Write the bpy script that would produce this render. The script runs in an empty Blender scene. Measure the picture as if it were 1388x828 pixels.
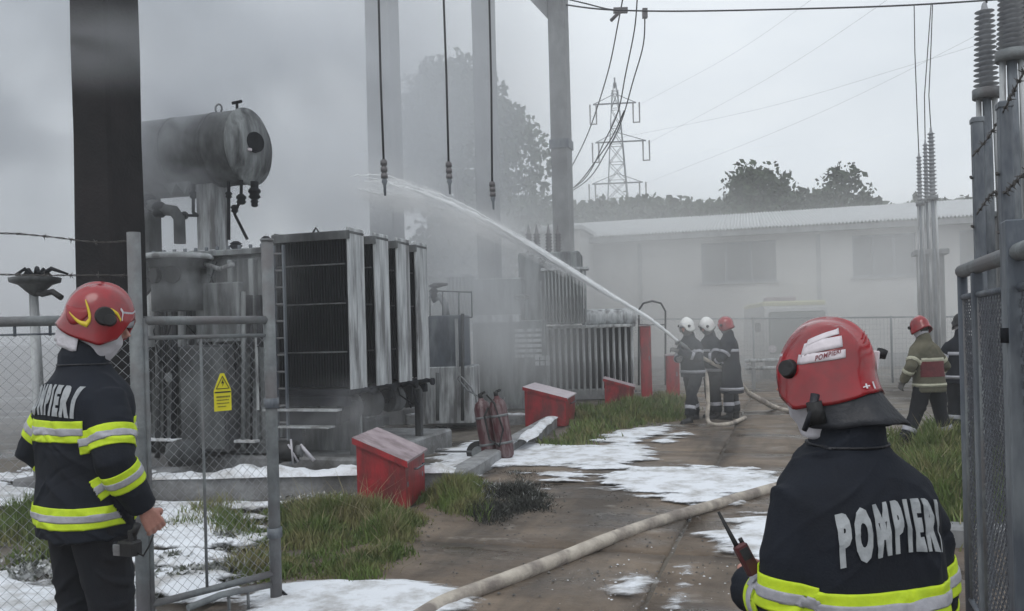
import bpy, bmesh, math, random
import numpy as np
from mathutils import Vector, Matrix, noise
from mathutils.bvhtree import BVHTree

random.seed(7)
rng = np.random.default_rng(7)
SC = bpy.context.scene
COL = SC.collection
R = math.radians

# ------------------------------------------------------------------ camera
F_PX, EYE, ROLL, HZ = 1150.0, 1.65, R(-1.5), 450.0
cam_data = bpy.data.cameras.new('camera')
cam = bpy.data.objects.new('camera', cam_data)
COL.objects.link(cam)
cam_data.lens = 36.0 * F_PX / 1388.0
cam_data.sensor_width = 36.0
cam_data.shift_y = (HZ - 414.0) / 1388.0
cam_data.clip_start = 0.05
cam_data.clip_end = 3000
CAM_R = Matrix.Rotation(R(90), 4, 'X') @ Matrix.Rotation(ROLL, 4, 'Z')
cam.matrix_world = Matrix.Translation((0, 0, EYE)) @ CAM_R
SC.camera = cam
CR3 = CAM_R.to_3x3()

def ray(px, py):
    return CR3 @ Vector(((px - 694.0) / F_PX, (HZ - py) / F_PX, -1.0))

def W(px, py, Y):
    """world point seen at photograph position px, py at distance Y"""
    d = ray(px, py)
    return Vector((0, 0, EYE)) + d * (Y / d.y)

def G(px, py, z=0.0):
    d = ray(px, py)
    return Vector((0, 0, EYE)) + d * ((z - EYE) / d.z)

# ------------------------------------------------------------------ world, sun
world = bpy.data.worlds.new('World')
SC.world = world
world.use_nodes = True
wt = world.node_tree
wt.nodes.clear()
SUN_EL, SUN_AZ = R(55), R(200)
wo = wt.nodes.new('ShaderNodeOutputWorld')
bg = wt.nodes.new('ShaderNodeBackground')
sky = wt.nodes.new('ShaderNodeTexSky')
sky.sky_type = 'NISHITA'
sky.sun_disc = False
sky.sun_elevation = SUN_EL
sky.sun_rotation = SUN_AZ
sky.air_density = 1.0
sky.dust_density = 3.0
# overcast: the clear sky mostly hidden by a soft, uneven cloud sheet
tc = wt.nodes.new('ShaderNodeTexCoord')
mp = wt.nodes.new('ShaderNodeMapping')
mp.inputs['Scale'].default_value = (1.0, 1.0, 2.4)
nz = wt.nodes.new('ShaderNodeTexNoise')
nz.inputs['Scale'].default_value = 2.2
nz.inputs['Detail'].default_value = 6
nz.inputs['Roughness'].default_value = 0.55
cr = wt.nodes.new('ShaderNodeValToRGB')
cr.color_ramp.elements[0].position = 0.25
cr.color_ramp.elements[0].color = (6.6, 7.2, 7.8, 1)
cr.color_ramp.elements[1].position = 0.75
cr.color_ramp.elements[1].color = (9.5, 9.95, 10.3, 1)
mx = wt.nodes.new('ShaderNodeMix')
mx.data_type = 'RGBA'
mx.inputs[0].default_value = 0.93
wt.links.new(tc.outputs['Generated'], mp.inputs[0])
wt.links.new(mp.outputs[0], nz.inputs['Vector'])
wt.links.new(nz.outputs['Fac'], cr.inputs[0])
wt.links.new(sky.outputs[0], mx.inputs[6])
wt.links.new(cr.outputs[0], mx.inputs[7])
wt.links.new(mx.outputs[2], bg.inputs[0])
bg.inputs[1].default_value = 0.115
wt.links.new(bg.outputs[0], wo.inputs[0])

sd = bpy.data.lights.new('sun', 'SUN')
sd.energy = 0.7
sd.angle = R(30)
sd.color = (1.0, 0.97, 0.93)
sun = bpy.data.objects.new('sun', sd)
COL.objects.link(sun)
# sun behind and above the camera's left shoulder
sun.rotation_euler = (R(90) - SUN_EL, 0, R(-20))
SC.view_settings.view_transform = 'Standard'
SC.view_settings.look = 'None'
SC.view_settings.exposure = 0.05
SC.view_settings.gamma = 1.0
SC.view_settings.use_curve_mapping = False
SC.cycles.volume_bounces = 4
SC.cycles.volume_step_rate = 3.0
SC.cycles.volume_max_steps = 96
SC.cycles.max_bounces = 6
SC.cycles.diffuse_bounces = 2
SC.cycles.glossy_bounces = 2
SC.cycles.transparent_max_bounces = 16

# ------------------------------------------------------------------ materials
MATS = {}
def mat(name, c1, c2=None, rough=0.7, scale=6.0, bump=0.15, metal=0.0, contrast=(0.35, 0.65), c3=None,
        s3=1.5, coat=0.0, bscale=None, stretch=(1, 1, 1), world_co=False, sheen=0.0, spec=0.5, rvar=0.0):
    """a surface with uneven colour, a second dirt layer and fine relief"""
    if name in MATS:
        return MATS[name]
    m = bpy.data.materials.new(name)
    m.use_nodes = True
    t = m.node_tree
    b = t.nodes['Principled BSDF']
    b.inputs['Roughness'].default_value = rough
    b.inputs['Metallic'].default_value = metal
    b.inputs['Coat Weight'].default_value = coat
    b.inputs['Coat Roughness'].default_value = 0.15
    b.inputs['Specular IOR Level'].default_value = spec
    b.inputs['Sheen Weight'].default_value = sheen
    tcn = t.nodes.new('ShaderNodeTexCoord')
    mpn = t.nodes.new('ShaderNodeMapping')
    mpn.inputs['Scale'].default_value = stretch
    if world_co:
        g = t.nodes.new('ShaderNodeNewGeometry')
        t.links.new(g.outputs['Position'], mpn.inputs[0])
    else:
        t.links.new(tcn.outputs['Object'], mpn.inputs[0])
    n = t.nodes.new('ShaderNodeTexNoise')
    n.inputs['Scale'].default_value = scale
    n.inputs['Detail'].default_value = 7
    n.inputs['Roughness'].default_value = 0.62
    t.links.new(mpn.outputs[0], n.inputs['Vector'])
    c2 = c2 or tuple(x * 0.75 for x in c1)
    r = t.nodes.new('ShaderNodeValToRGB')
    r.color_ramp.elements[0].position, r.color_ramp.elements[1].position = contrast
    r.color_ramp.elements[0].color = (*c1, 1)
    r.color_ramp.elements[1].color = (*c2, 1)
    t.links.new(n.outputs['Fac'], r.inputs[0])
    out = r.outputs[0]
    if c3 is not None:
        n3 = t.nodes.new('ShaderNodeTexNoise')
        n3.inputs['Scale'].default_value = s3
        n3.inputs['Detail'].default_value = 5
        n3.inputs['Roughness'].default_value = 0.6
        t.links.new(mpn.outputs[0], n3.inputs['Vector'])
        r3 = t.nodes.new('ShaderNodeValToRGB')
        r3.color_ramp.elements[0].position, r3.color_ramp.elements[1].position = 0.45, 0.62
        t.links.new(n3.outputs['Fac'], r3.inputs[0])
        mm = t.nodes.new('ShaderNodeMix')
        mm.data_type = 'RGBA'
        t.links.new(r3.outputs[0], mm.inputs[0])
        t.links.new(out, mm.inputs[6])
        mm.inputs[7].default_value = (*c3, 1)
        out = mm.outputs[2]
    t.links.new(out, b.inputs['Base Color'])
    if rvar:
        mr = t.nodes.new('ShaderNodeMapRange')
        mr.inputs['To Min'].default_value = max(0.05, rough - rvar)
        mr.inputs['To Max'].default_value = min(1, rough + rvar)
        t.links.new(n.outputs['Fac'], mr.inputs[0])
        t.links.new(mr.outputs[0], b.inputs['Roughness'])
    if bump:
        nb = t.nodes.new('ShaderNodeTexNoise')
        nb.inputs['Scale'].default_value = bscale or scale * 5
        nb.inputs['Detail'].default_value = 4
        t.links.new(mpn.outputs[0], nb.inputs['Vector'])
        bp = t.nodes.new('ShaderNodeBump')
        bp.inputs['Strength'].default_value = bump
        bp.inputs['Distance'].default_value = 0.02
        t.links.new(nb.outputs['Fac'], bp.inputs['Height'])
        t.links.new(bp.outputs[0], b.inputs['Normal'])
    MATS[name] = m
    return m

M_GALV = mat('galvanised_pipe', (0.22, 0.24, 0.245), (0.13, 0.14, 0.15), 0.65, 9, 0.3, metal=0.1, c3=(0.15, 0.145, 0.15), s3=3)
M_GALVD = mat('old_painted_steel', (0.095, 0.112, 0.138), (0.055, 0.063, 0.08), 0.55, 7, 0.25, c3=(0.19, 0.21, 0.23), s3=4, stretch=(1, 1, .3))
M_WIRE = mat('mesh_wire', (0.42, 0.43, 0.45), (0.26, 0.27, 0.29), 0.5, 12, 0, metal=0.3)
M_WIRED = mat('dark_mesh_wire', (0.12, 0.13, 0.15), (0.07, 0.075, 0.09), 0.6, 12, 0)
M_RUSTWIRE = mat('barbed_wire_steel', (0.09, 0.085, 0.085), (0.05, 0.045, 0.04), 0.8, 14, 0)
M_SOOT = mat('soot_black_concrete', (0.0095, 0.009, 0.011), (0.005, 0.005, 0.006), 0.9, 3, 0.5, spec=.2, c3=(0.018, 0.015, 0.017), s3=1.1, bscale=30)
M_SOOTM = mat('sooty_steel', (0.009, 0.010, 0.014), (0.003, 0.004, 0.006), 0.6, 4, 0.3, c3=(0.020, 0.022, 0.028), s3=1.7, spec=.1, stretch=(1, 1, .25))
M_SOOTG = mat('scorched_grey_paint', (0.15, 0.16, 0.165), (0.045, 0.047, 0.05), 0.75, 4, 0.35, c3=(0.022, 0.023, 0.026), s3=1.3, stretch=(1, 1, .35))
M_TANK = mat('streaked_grey_paint', (0.30, 0.32, 0.325), (0.12, 0.13, 0.135), 0.7, 5, 0.35, c3=(0.04, 0.042, 0.046), s3=2.2, stretch=(1.5, 1.5, .25))
M_PALE = mat('pale_streaked_paint', (0.56, 0.58, 0.59), (0.33, 0.345, 0.36), 0.65, 6, 0.3, c3=(0.15, 0.15, 0.155), s3=3.2, stretch=(2.5, 2.5, .3))
M_FOAMED = mat('foam_splashed_steel', (0.62, 0.64, 0.66), (0.36, 0.38, 0.39), 0.7, 7, 0.3, c3=(0.2, 0.2, 0.2), s3=3)
M_CONC = mat('weathered_concrete', (0.27, 0.275, 0.28), (0.19, 0.195, 0.20), 0.85, 5, 0.35, c3=(0.14, 0.14, 0.145), s3=1.5, stretch=(1, 1, .5))
M_KERB = mat('wet_concrete_kerb', (0.33, 0.34, 0.35), (0.2, 0.2, 0.205), 0.6, 6, 0.4, c3=(0.13, 0.13, 0.13), s3=2.3)
M_RED = mat('red_paint', (0.38, 0.018, 0.026), (0.24, 0.014, 0.02), 0.5, 6, 0.25, c3=(0.14, 0.022, 0.024), s3=4, stretch=(1.3, 1.3, .5))
M_REDLID = mat('dusty_lid_paint', (0.40, 0.33, 0.35), (0.30, 0.24, 0.26), 0.7, 7, 0.2, c3=(0.22, 0.17, 0.18), s3=5)
M_EXT = mat('dirty_red_cylinder', (0.075, 0.012, 0.017), (0.035, 0.014, 0.017), 0.5, 9, 0.15, c3=(0.17, 0.12, 0.125), s3=9, stretch=(2, 2, .35))
M_BLACK = mat('black_rubber', (0.014, 0.014, 0.016), (0.008, 0.008, 0.009), 0.6, 9, 0.2)
M_WALL = mat('white_render_wall', (0.56, 0.55, 0.53), (0.47, 0.46, 0.45), 0.9, 1.2, 0.15, c3=(0.40, 0.39, 0.38), s3=.35, stretch=(1, 1, .6))
M_ROOF = mat('corrugated_sheet', (0.60, 0.62, 0.63), (0.47, 0.48, 0.49), 0.5, 2, 0.1)
M_WIN = mat('dusty_window', (0.055, 0.06, 0.065), (0.035, 0.04, 0.045), 0.3, 3, 0.05)
M_JACKET = mat('navy_turnout_fabric', (0.0085, 0.012, 0.021), (0.006, 0.008, 0.014), 0.8, 5, 0.12, bscale=140, spec=0.3)
M_JACKETG = mat('dull_tan_fabric', (0.15, 0.135, 0.095), (0.09, 0.09, 0.065), 0.9, 5, 0.3, bscale=90, spec=0.3)
M_TROUS = mat('dark_trouser_fabric', (0.008, 0.011, 0.017), (0.011, 0.011, 0.015), 0.85, 3, 0.12, bscale=140, spec=0.3)
M_YEL = mat('fluorescent_yellow_tape', (0.62, 0.80, 0.03), (0.50, 0.68, 0.03), 0.6, 20, 0.1, spec=0.3)
M_SILV = mat('silver_reflective_tape', (0.42, 0.42, 0.46), (0.33, 0.33, 0.37), 0.5, 40, 0.1)
M_LETTER = mat('silver_grey_lettering', (0.37, 0.39, 0.41), (0.26, 0.28, 0.30), 0.6, 25, 0.1, contrast=(.45, .65))
M_HELM = mat('red_helmet_shell', (0.36, 0.005, 0.012), (0.24, 0.004, 0.010), 0.2, 5, 0.05, coat=0.5, rvar=.14, c3=(0.20, 0.010, 0.014), s3=7)
M_HELMW = mat('white_helmet_shell', (0.78, 0.78, 0.76), (0.66, 0.66, 0.65), 0.35, 3, 0.02, coat=0.3)
M_HELMY = mat('yellow_decal', (0.72, 0.52, 0.02), (0.6, 0.45, 0.03), 0.45, 9, 0)
M_DECAL = mat('white_decal', (0.72, 0.66, 0.70), (0.58, 0.53, 0.57), 0.45, 30, 0)
M_LEATHER = mat('black_leather', (0.009, 0.011, 0.018), (0.006, 0.007, 0.011), 0.5, 6, 0.2, bscale=60)
M_HOOD = mat('pale_hood_cloth', (0.60, 0.58, 0.62), (0.45, 0.44, 0.48), 0.8, 8, 0.4, bscale=30)
M_SKIN = mat('skin', (0.55, 0.28, 0.22), (0.47, 0.22, 0.18), 0.55, 12, 0.1)
M_HAIR = mat('dark_hair', (0.02, 0.016, 0.012), None, 0.6, 20, 0.2)
M_EYE = mat('eye', (0.7, 0.7, 0.7), None, 0.3, 20, 0)
M_GLOVE = mat('work_glove', (0.20, 0.19, 0.18), (0.12, 0.12, 0.12), 0.8, 12, 0.3)
M_BOOT = mat('black_boot', (0.012, 0.012, 0.014), (0.02, 0.02, 0.02), 0.45, 9, 0.2)
M_HOSE = mat('dirty_canvas_hose', (0.55, 0.50, 0.43), (0.40, 0.35, 0.30), 0.85, 9, 0.3, c3=(0.22, 0.19, 0.17), s3=4, bscale=60)
M_SIGNY = mat('yellow_sign_sheet', (0.78, 0.70, 0.02), (0.68, 0.60, 0.02), 0.5, 8, 0.02)
M_INK = mat('black_sign_print', (0.02, 0.02, 0.02), None, 0.6, 8, 0)
M_PORC = mat('grey_porcelain', (0.13, 0.12, 0.125), (0.09, 0.085, 0.09), 0.35, 9, 0.05)
M_PORCL = mat('pale_insulator', (0.30, 0.31, 0.33), (0.22, 0.23, 0.25), 0.4, 9, 0.05)
M_CABLE = mat('dark_cable', (0.03, 0.03, 0.034), None, 0.6, 9, 0)
M_BARK = mat('bark', (0.08, 0.065, 0.05), (0.045, 0.036, 0.03), 0.95, 8, 0.6, stretch=(1, 1, .3))
M_LEAF = mat('leaf_green', (0.050, 0.082, 0.030), (0.028, 0.05, 0.018), 0.7, 1.2, 0, world_co=True)
M_LEAF2 = mat('far_leaf_green', (0.040, 0.062, 0.028), (0.022, 0.038, 0.016), 0.8, .5, 0, world_co=True)
M_GRASS = mat('grass_green', (0.130, 0.190, 0.042), (0.070, 0.110, 0.025), 0.75, 1.6, 0, c3=(0.20, 0.19, 0.08), s3=2.6, world_co=True)
M_ASHW = mat('ash_covered_weed', (0.022, 0.024, 0.020), (0.008, 0.009, 0.008), 0.9, 9, 0, c3=(0.06, 0.062, 0.055), s3=14, world_co=True)
M_FOAMW = mat('foam_flecked_weed', (0.09, 0.10, 0.075), (0.05, 0.06, 0.04), 0.85, 9, 0, c3=(0.55, 0.56, 0.56), s3=12, world_co=True)
M_VAN = mat('pale_van_paint', (0.55, 0.55, 0.55), (0.46, 0.46, 0.46), 0.4, 3, 0.02)
M_VANY = mat('cream_roof_paint', (0.62, 0.60, 0.36), (0.5, 0.48, 0.3), 0.5, 3, 0.02)
M_GLASSD = mat('dull_windscreen', (0.20, 0.225, 0.215), (0.16, 0.18, 0.17), 0.35, 3, 0)
M_HILL = mat('far_wooded_slope', (0.038, 0.05, 0.03), (0.022, 0.03, 0.018), 0.9, .25, 0, c3=(0.06, 0.062, 0.05), s3=.06, world_co=True)

def foam_mat(name='fire_foam', thin=False):
    m = bpy.data.materials.new(name)
    m.use_nodes = True
    t = m.node_tree
    b = t.nodes['Principled BSDF']
    b.inputs['Roughness'].default_value = 0.7
    g = t.nodes.new('ShaderNodeNewGeometry')
    n = t.nodes.new('ShaderNodeTexNoise'); n.inputs['Scale'].default_value = 3.2; n.inputs['Detail'].default_value = 8
    n.inputs['Roughness'].default_value = .68
    r = t.nodes.new('ShaderNodeValToRGB')
    r.color_ramp.elements[0].position = .34; r.color_ramp.elements[0].color = (.42, .41, .40, 1)
    r.color_ramp.elements[1].position = .54; r.color_ramp.elements[1].color = (.82, .85, .90, 1)
    t.links.new(g.outputs['Position'], n.inputs['Vector']); t.links.new(n.outputs['Fac'], r.inputs[0])
    t.links.new(r.outputs[0], b.inputs['Base Color'])
    nb = t.nodes.new('ShaderNodeTexNoise'); nb.inputs['Scale'].default_value = 30; nb.inputs['Detail'].default_value = 7
    nb.inputs['Roughness'].default_value = .7
    bp = t.nodes.new('ShaderNodeBump'); bp.inputs['Strength'].default_value = .6; bp.inputs['Distance'].default_value = .02
    t.links.new(g.outputs['Position'], nb.inputs['Vector']); t.links.new(nb.outputs['Fac'], bp.inputs['Height'])
    t.links.new(bp.outputs[0], b.inputs['Normal'])
    if thin:                                   # where the layer is thin one sees the wet ground through its bubbles
        a = t.nodes.new('ShaderNodeAttribute'); a.attribute_name = 'thick'
        mp_ = t.nodes.new('ShaderNodeMapping'); mp_.inputs['Rotation'].default_value = (0, 0, R(18)); mp_.inputs['Scale'].default_value = (.6, 1.5, 1)
        t.links.new(g.outputs['Position'], mp_.inputs[0])
        n2 = t.nodes.new('ShaderNodeTexNoise'); n2.inputs['Scale'].default_value = 4.5; n2.inputs['Detail'].default_value = 10
        n2.inputs['Roughness'].default_value = .72
        t.links.new(mp_.outputs[0], n2.inputs['Vector'])
        s1 = t.nodes.new('ShaderNodeMath'); s1.operation = 'MULTIPLY_ADD'
        t.links.new(n2.outputs['Fac'], s1.inputs[0]); s1.inputs[1].default_value = 1.5; s1.inputs[2].default_value = -.70
        s2 = t.nodes.new('ShaderNodeMath'); s2.operation = 'ADD'
        t.links.new(a.outputs['Fac'], s2.inputs[0]); t.links.new(s1.outputs[0], s2.inputs[1])
        mr = t.nodes.new('ShaderNodeMapRange'); mr.interpolation_type = 'SMOOTHSTEP'
        mr.inputs['From Min'].default_value = .0; mr.inputs['From Max'].default_value = .34
        t.links.new(s2.outputs[0], mr.inputs['Value']); t.links.new(mr.outputs[0], b.inputs['Alpha'])
    return m
M_FOAMT = foam_mat('thin_fire_foam', True)
M_FOAM = foam_mat()

def ground_mat(name, slab):
    """dirty wet concrete: mud, damp, tyre-polished streaks along the road, scattered grit"""
    m = bpy.data.materials.new(name)
    m.use_nodes = True
    t = m.node_tree
    b = t.nodes['Principled BSDF']
    g = t.nodes.new('ShaderNodeNewGeometry')
    rot = t.nodes.new('ShaderNodeMapping'); rot.vector_type = 'POINT'
    rot.inputs['Rotation'].default_value = (0, 0, R(18)); rot.inputs['Scale'].default_value = (1, 1, 1)
    t.links.new(g.outputs['Position'], rot.inputs[0])
    st = t.nodes.new('ShaderNodeMapping'); st.inputs['Scale'].default_value = (1.0, .16, 1)
    t.links.new(rot.outputs[0], st.inputs[0])
    st2 = t.nodes.new('ShaderNodeMapping'); st2.inputs['Scale'].default_value = (.6, 1.05, 1)
    t.links.new(rot.outputs[0], st2.inputs[0])
    def nzz(src, sc, det=8, ro=.6):
        n = t.nodes.new('ShaderNodeTexNoise'); n.inputs['Scale'].default_value = sc
        n.inputs['Detail'].default_value = det; n.inputs['Roughness'].default_value = ro
        t.links.new(src, n.inputs['Vector']); return n.outputs['Fac']
    def ramp(src, a, ca, z, cz):
        r = t.nodes.new('ShaderNodeValToRGB')
        r.color_ramp.elements[0].position = a; r.color_ramp.elements[0].color = (*ca, 1)
        r.color_ramp.elements[1].position = z; r.color_ramp.elements[1].color = (*cz, 1)
        t.links.new(src, r.inputs[0]); return r.outputs[0]
    def mixc(fac, a, c):
        x = t.nodes.new('ShaderNodeMix'); x.data_type = 'RGBA'
        t.links.new(fac, x.inputs[0])
        if isinstance(a, tuple): x.inputs[6].default_value = (*a, 1)
        else: t.links.new(a, x.inputs[6])
        if isinstance(c, tuple): x.inputs[7].default_value = (*c, 1)
        else: t.links.new(c, x.inputs[7])
        return x.outputs[2]
    if slab:
        base = ramp(nzz(st2.outputs[0], 2.2), .3, (.095, .069, .050), .72, (.255, .200, .150))
    else:
        base = ramp(nzz(rot.outputs[0], 1.5), .3, (.10, .085, .068), .72, (.21, .185, .155))
    streak = ramp(nzz(st.outputs[0], 1.3), .47, (0, 0, 0), .62, (.85, .85, .85))
    c = mixc(streak, base, (.050, .040, .032))
    damp = ramp(nzz(st2.outputs[0], .9), .48, (0, 0, 0), .66, (.65, .65, .65))
    c = mixc(damp, c, (.036, .031, .028))
    pale = ramp(nzz(st2.outputs[0], 3.4), .60, (0, 0, 0), .70, (.6, .6, .6))
    c = mixc(pale, c, (.34, .315, .285))
    grit = ramp(nzz(rot.outputs[0], 38, 2, .5), .66, (0, 0, 0), .70, (.5, .5, .5))
    c = mixc(grit, c, (.05, .045, .04))
    t.links.new(c, b.inputs['Base Color'])
    rr = ramp(nzz(st2.outputs[0], .9), .46, (.8, .8, .8), .60, (.22, .22, .22))
    t.links.new(rr, b.inputs['Roughness'])
    bp = t.nodes.new('ShaderNodeBump'); bp.inputs['Strength'].default_value = .55; bp.inputs['Distance'].default_value = .03
    t.links.new(nzz(rot.outputs[0], 9, 9, .65), bp.inputs['Height'])
    t.links.new(bp.outputs[0], b.inputs['Normal'])
    return m
M_GROUND = ground_mat('muddy_ground', False)
M_SLAB = ground_mat('dirty_concrete_slab', True)

def volume_mat(name, color, density, nscale=None, lo=0.4, hi=0.62, axis_fade=None, radius=(1, 1, 1), soft=0.55):
    """smoke: density falls off towards the rim of its ellipsoid and is broken up by noise"""
    m = bpy.data.materials.new(name)
    m.use_nodes = True
    t = m.node_tree
    t.nodes.clear()
    o = t.nodes.new('ShaderNodeOutputMaterial')
    v = t.nodes.new('ShaderNodeVolumePrincipled')
    v.inputs['Color'].default_value = (*color, 1)
    v.inputs['Density'].default_value = density
    v.inputs['Anisotropy'].default_value = 0.0
    t.links.new(v.outputs[0], o.inputs['Volume'])
    if nscale and radius is None:
        g = t.nodes.new('ShaderNodeNewGeometry')
        n = t.nodes.new('ShaderNodeTexNoise'); n.inputs['Scale'].default_value = nscale
        t.links.new(g.outputs['Position'], n.inputs['Vector'])
        mn = t.nodes.new('ShaderNodeMapRange'); mn.inputs['From Min'].default_value = lo; mn.inputs['From Max'].default_value = hi
        mn.inputs['To Max'].default_value = density
        t.links.new(n.outputs['Fac'], mn.inputs['Value']); t.links.new(mn.outputs[0], v.inputs['Density'])
    elif nscale:
        tcn = t.nodes.new('ShaderNodeTexCoord')
        L = t.nodes.new('ShaderNodeVectorMath'); L.operation = 'LENGTH'      # object space: unit ball
        t.links.new(tcn.outputs['Object'], L.inputs[0])
        mr = t.nodes.new('ShaderNodeMapRange'); mr.interpolation_type = 'SMOOTHSTEP'
        mr.inputs['From Min'].default_value = 1.0; mr.inputs['From Max'].default_value = 1.0 - soft
        t.links.new(L.outputs['Value'], mr.inputs['Value'])
        g = t.nodes.new('ShaderNodeNewGeometry')
        n = t.nodes.new('ShaderNodeTexNoise'); n.inputs['Scale'].default_value = nscale
        n.inputs['Detail'].default_value = 3; n.inputs['Distortion'].default_value = .6
        t.links.new(g.outputs['Position'], n.inputs['Vector'])
        mn = t.nodes.new('ShaderNodeMapRange'); mn.interpolation_type = 'SMOOTHSTEP'
        mn.inputs['From Min'].default_value = lo; mn.inputs['From Max'].default_value = hi
        t.links.new(n.outputs['Fac'], mn.inputs['Value'])
        m1 = t.nodes.new('ShaderNodeMath'); m1.operation = 'MULTIPLY'
        t.links.new(mr.outputs[0], m1.inputs[0]); t.links.new(mn.outputs[0], m1.inputs[1])
        m2 = t.nodes.new('ShaderNodeMath'); m2.operation = 'MULTIPLY'
        t.links.new(m1.outputs[0], m2.inputs[0]); m2.inputs[1].default_value = density
        t.links.new(m2.outputs[0], v.inputs['Density'])
    return m

# ------------------------------------------------------------------ object helpers
MW = {}            # world matrix of every thing that parents parts
def tag(o, label=None, cat=None, group=None, kind=None):
    if label: o['label'] = label
    if cat: o['category'] = cat
    if group: o['group'] = group
    if kind: o['kind'] = kind
    return o

def thing(name, label, cat, loc=(0, 0, 0), rz=0.0, group=None, tilt=None):
    o = bpy.data.objects.new(name, None)
    o.empty_display_size = 0.2
    COL.objects.link(o)
    m = Matrix.Translation(loc) @ Matrix.Rotation(rz, 4, 'Z')
    if tilt is not None:
        m = m @ tilt
    o.matrix_world = m
    MW[o] = m.copy()
    return tag(o, label, cat, group)

def root_mat(o):
    while o.parent is not None:
        o = o.parent
    return MW.get(o, Matrix.Identity(4))

class MB:
    """collects simple solids and links them as one mesh object"""
    def __init__(s):
        s.v, s.f, s.sm = [], [], []
    def raw(s, verts, faces, smooth=False, M=None):
        b = len(s.v)
        if M is not None:
            verts = [M @ Vector(v) for v in verts]
        s.v.extend([tuple(v) for v in verts])
        s.f.extend([tuple(i + b for i in f) for f in faces])
        s.sm.extend([smooth] * len(faces))
        return s
    def box(s, c, d, M=None, bev=0.0):
        """box of size d centred at c; bev chamfers the vertical and top edges by a frame of extra faces"""
        x, y, z = d[0] / 2, d[1] / 2, d[2] / 2
        if bev <= 0:
            vs = [(c[0] + a * x, c[1] + b * y, c[2] + e * z) for e in (-1, 1) for a, b in ((-1, -1), (1, -1), (1, 1), (-1, 1))]
            fs = [(3, 2, 1, 0), (4, 5, 6, 7), (0, 1, 5, 4), (1, 2, 6, 5), (2, 3, 7, 6), (3, 0, 4, 7)]
            return s.raw(vs, fs, False, M)
        k = bev
        ring = [(-x + k, -y), (x - k, -y), (x, -y + k), (x, y - k), (x - k, y), (-x + k, y), (-x, y - k), (-x, -y + k)]
        top = [(a * (x - k) / x if abs(a) == x else a, b * (y - k) / y if abs(b) == y else b) for a, b in ring]
        vs = [(c[0] + a, c[1] + b, c[2] - z) for a, b in ring] + [(c[0] + a, c[1] + b, c[2] + z - k) for a, b in ring] + \
             [(c[0] + a, c[1] + b, c[2] + z) for a, b in top]
        fs = [tuple(range(7, -1, -1)), tuple(range(16, 24))]
        for r0 in (0, 8):
            for i in range(8):
                j = (i + 1) % 8
                fs.append((r0 + i, r0 + j, r0 + 8 + j, r0 + 8 + i))
        return s.raw(vs, fs, False, M)
    def tube(s, pts, r, n=8, M=None, cap=True, smooth=True):
        """round bar through the points; r one radius or one per point"""
        pts = [Vector(p) for p in pts]
        rs = r if isinstance(r, (list, tuple)) else [r] * len(pts)
        vs, fs = [], []
        up = None
        for i, p in enumerate(pts):
            if i == 0: d = pts[1] - pts[0]
            elif i == len(pts) - 1: d = pts[-1] - pts[-2]
            else: d = (pts[i + 1] - pts[i]).normalized() + (pts[i] - pts[i - 1]).normalized()
            if d.length < 1e-9: d = Vector((0, 0, 1))
            d.normalize()
            if up is None:
                up = d.orthogonal().normalized()
            up = (up - d * up.dot(d))
            up = up.normalized() if up.length > 1e-6 else d.orthogonal().normalized()
            sd_ = d.cross(up)
            for k in range(n):
                a = 2 * math.pi * k / n
                vs.append(p + (up * math.cos(a) + sd_ * math.sin(a)) * rs[i])
        for i in range(len(pts) - 1):
            for k in range(n):
                l = (k + 1) % n
                fs.append((i * n + k, i * n + l, (i + 1) * n + l, (i + 1) * n + k))
        s.raw(vs, fs, smooth, M)
        if cap:
            b = len(s.v) - len(vs)
            s.f.append(tuple(b + k for k in range(n - 1, -1, -1))); s.sm.append(False)
            b2 = b + (len(pts) - 1) * n
            s.f.append(tuple(b2 + k for k in range(n))); s.sm.append(False)
        return s
    def lathe(s, prof, n=16, M=None, smooth=True):
        """(radius, height) profile turned about z"""
        vs, fs = [], []
        for r_, z in prof:
            for k in range(n):
                a = 2 * math.pi * k / n
                vs.append((r_ * math.cos(a), r_ * math.sin(a), z))
        for i in range(len(prof) - 1):
            for k in range(n):
                l = (k + 1) % n
                fs.append((i * n + k, i * n + l, (i + 1) * n + l, (i + 1) * n + k))
        fs.append(tuple(range(n - 1, -1, -1)))
        fs.append(tuple((len(prof) - 1) * n + k for k in range(n)))
        s.raw(vs, fs, smooth, M)
        s.sm[-1] = s.sm[-2] = False
        return s
    def prism(s, poly, z0, z1, M=None):
        n = len(poly)
        vs = [(x, y, z0) for x, y in poly] + [(x, y, z1) for x, y in poly]
        fs = [tuple(range(n - 1, -1, -1)), tuple(range(n, 2 * n))] + [(i, (i + 1) % n, n + (i + 1) % n, n + i) for i in range(n)]
        return s.raw(vs, fs, False, M)
    def mesh(s, name, m):
        me = bpy.data.meshes.new(name)
        me.from_pydata(s.v, [], s.f)
        me.polygons.foreach_set('use_smooth', s.sm)
        me.materials.append(m)
        me.update()
        return me
    def build(s, name, m, parent=None, world=False, label=None, kind=None):
        if world and parent is not None:
            inv = root_mat(parent).inverted()
            s.v = [tuple(inv @ Vector(v)) for v in s.v]
        o = bpy.data.objects.new(name, s.mesh(name, m))
        COL.objects.link(o)
        if parent is not None: o.parent = parent
        if label: o['label'] = label
        if kind: o['kind'] = kind
        return o

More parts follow.
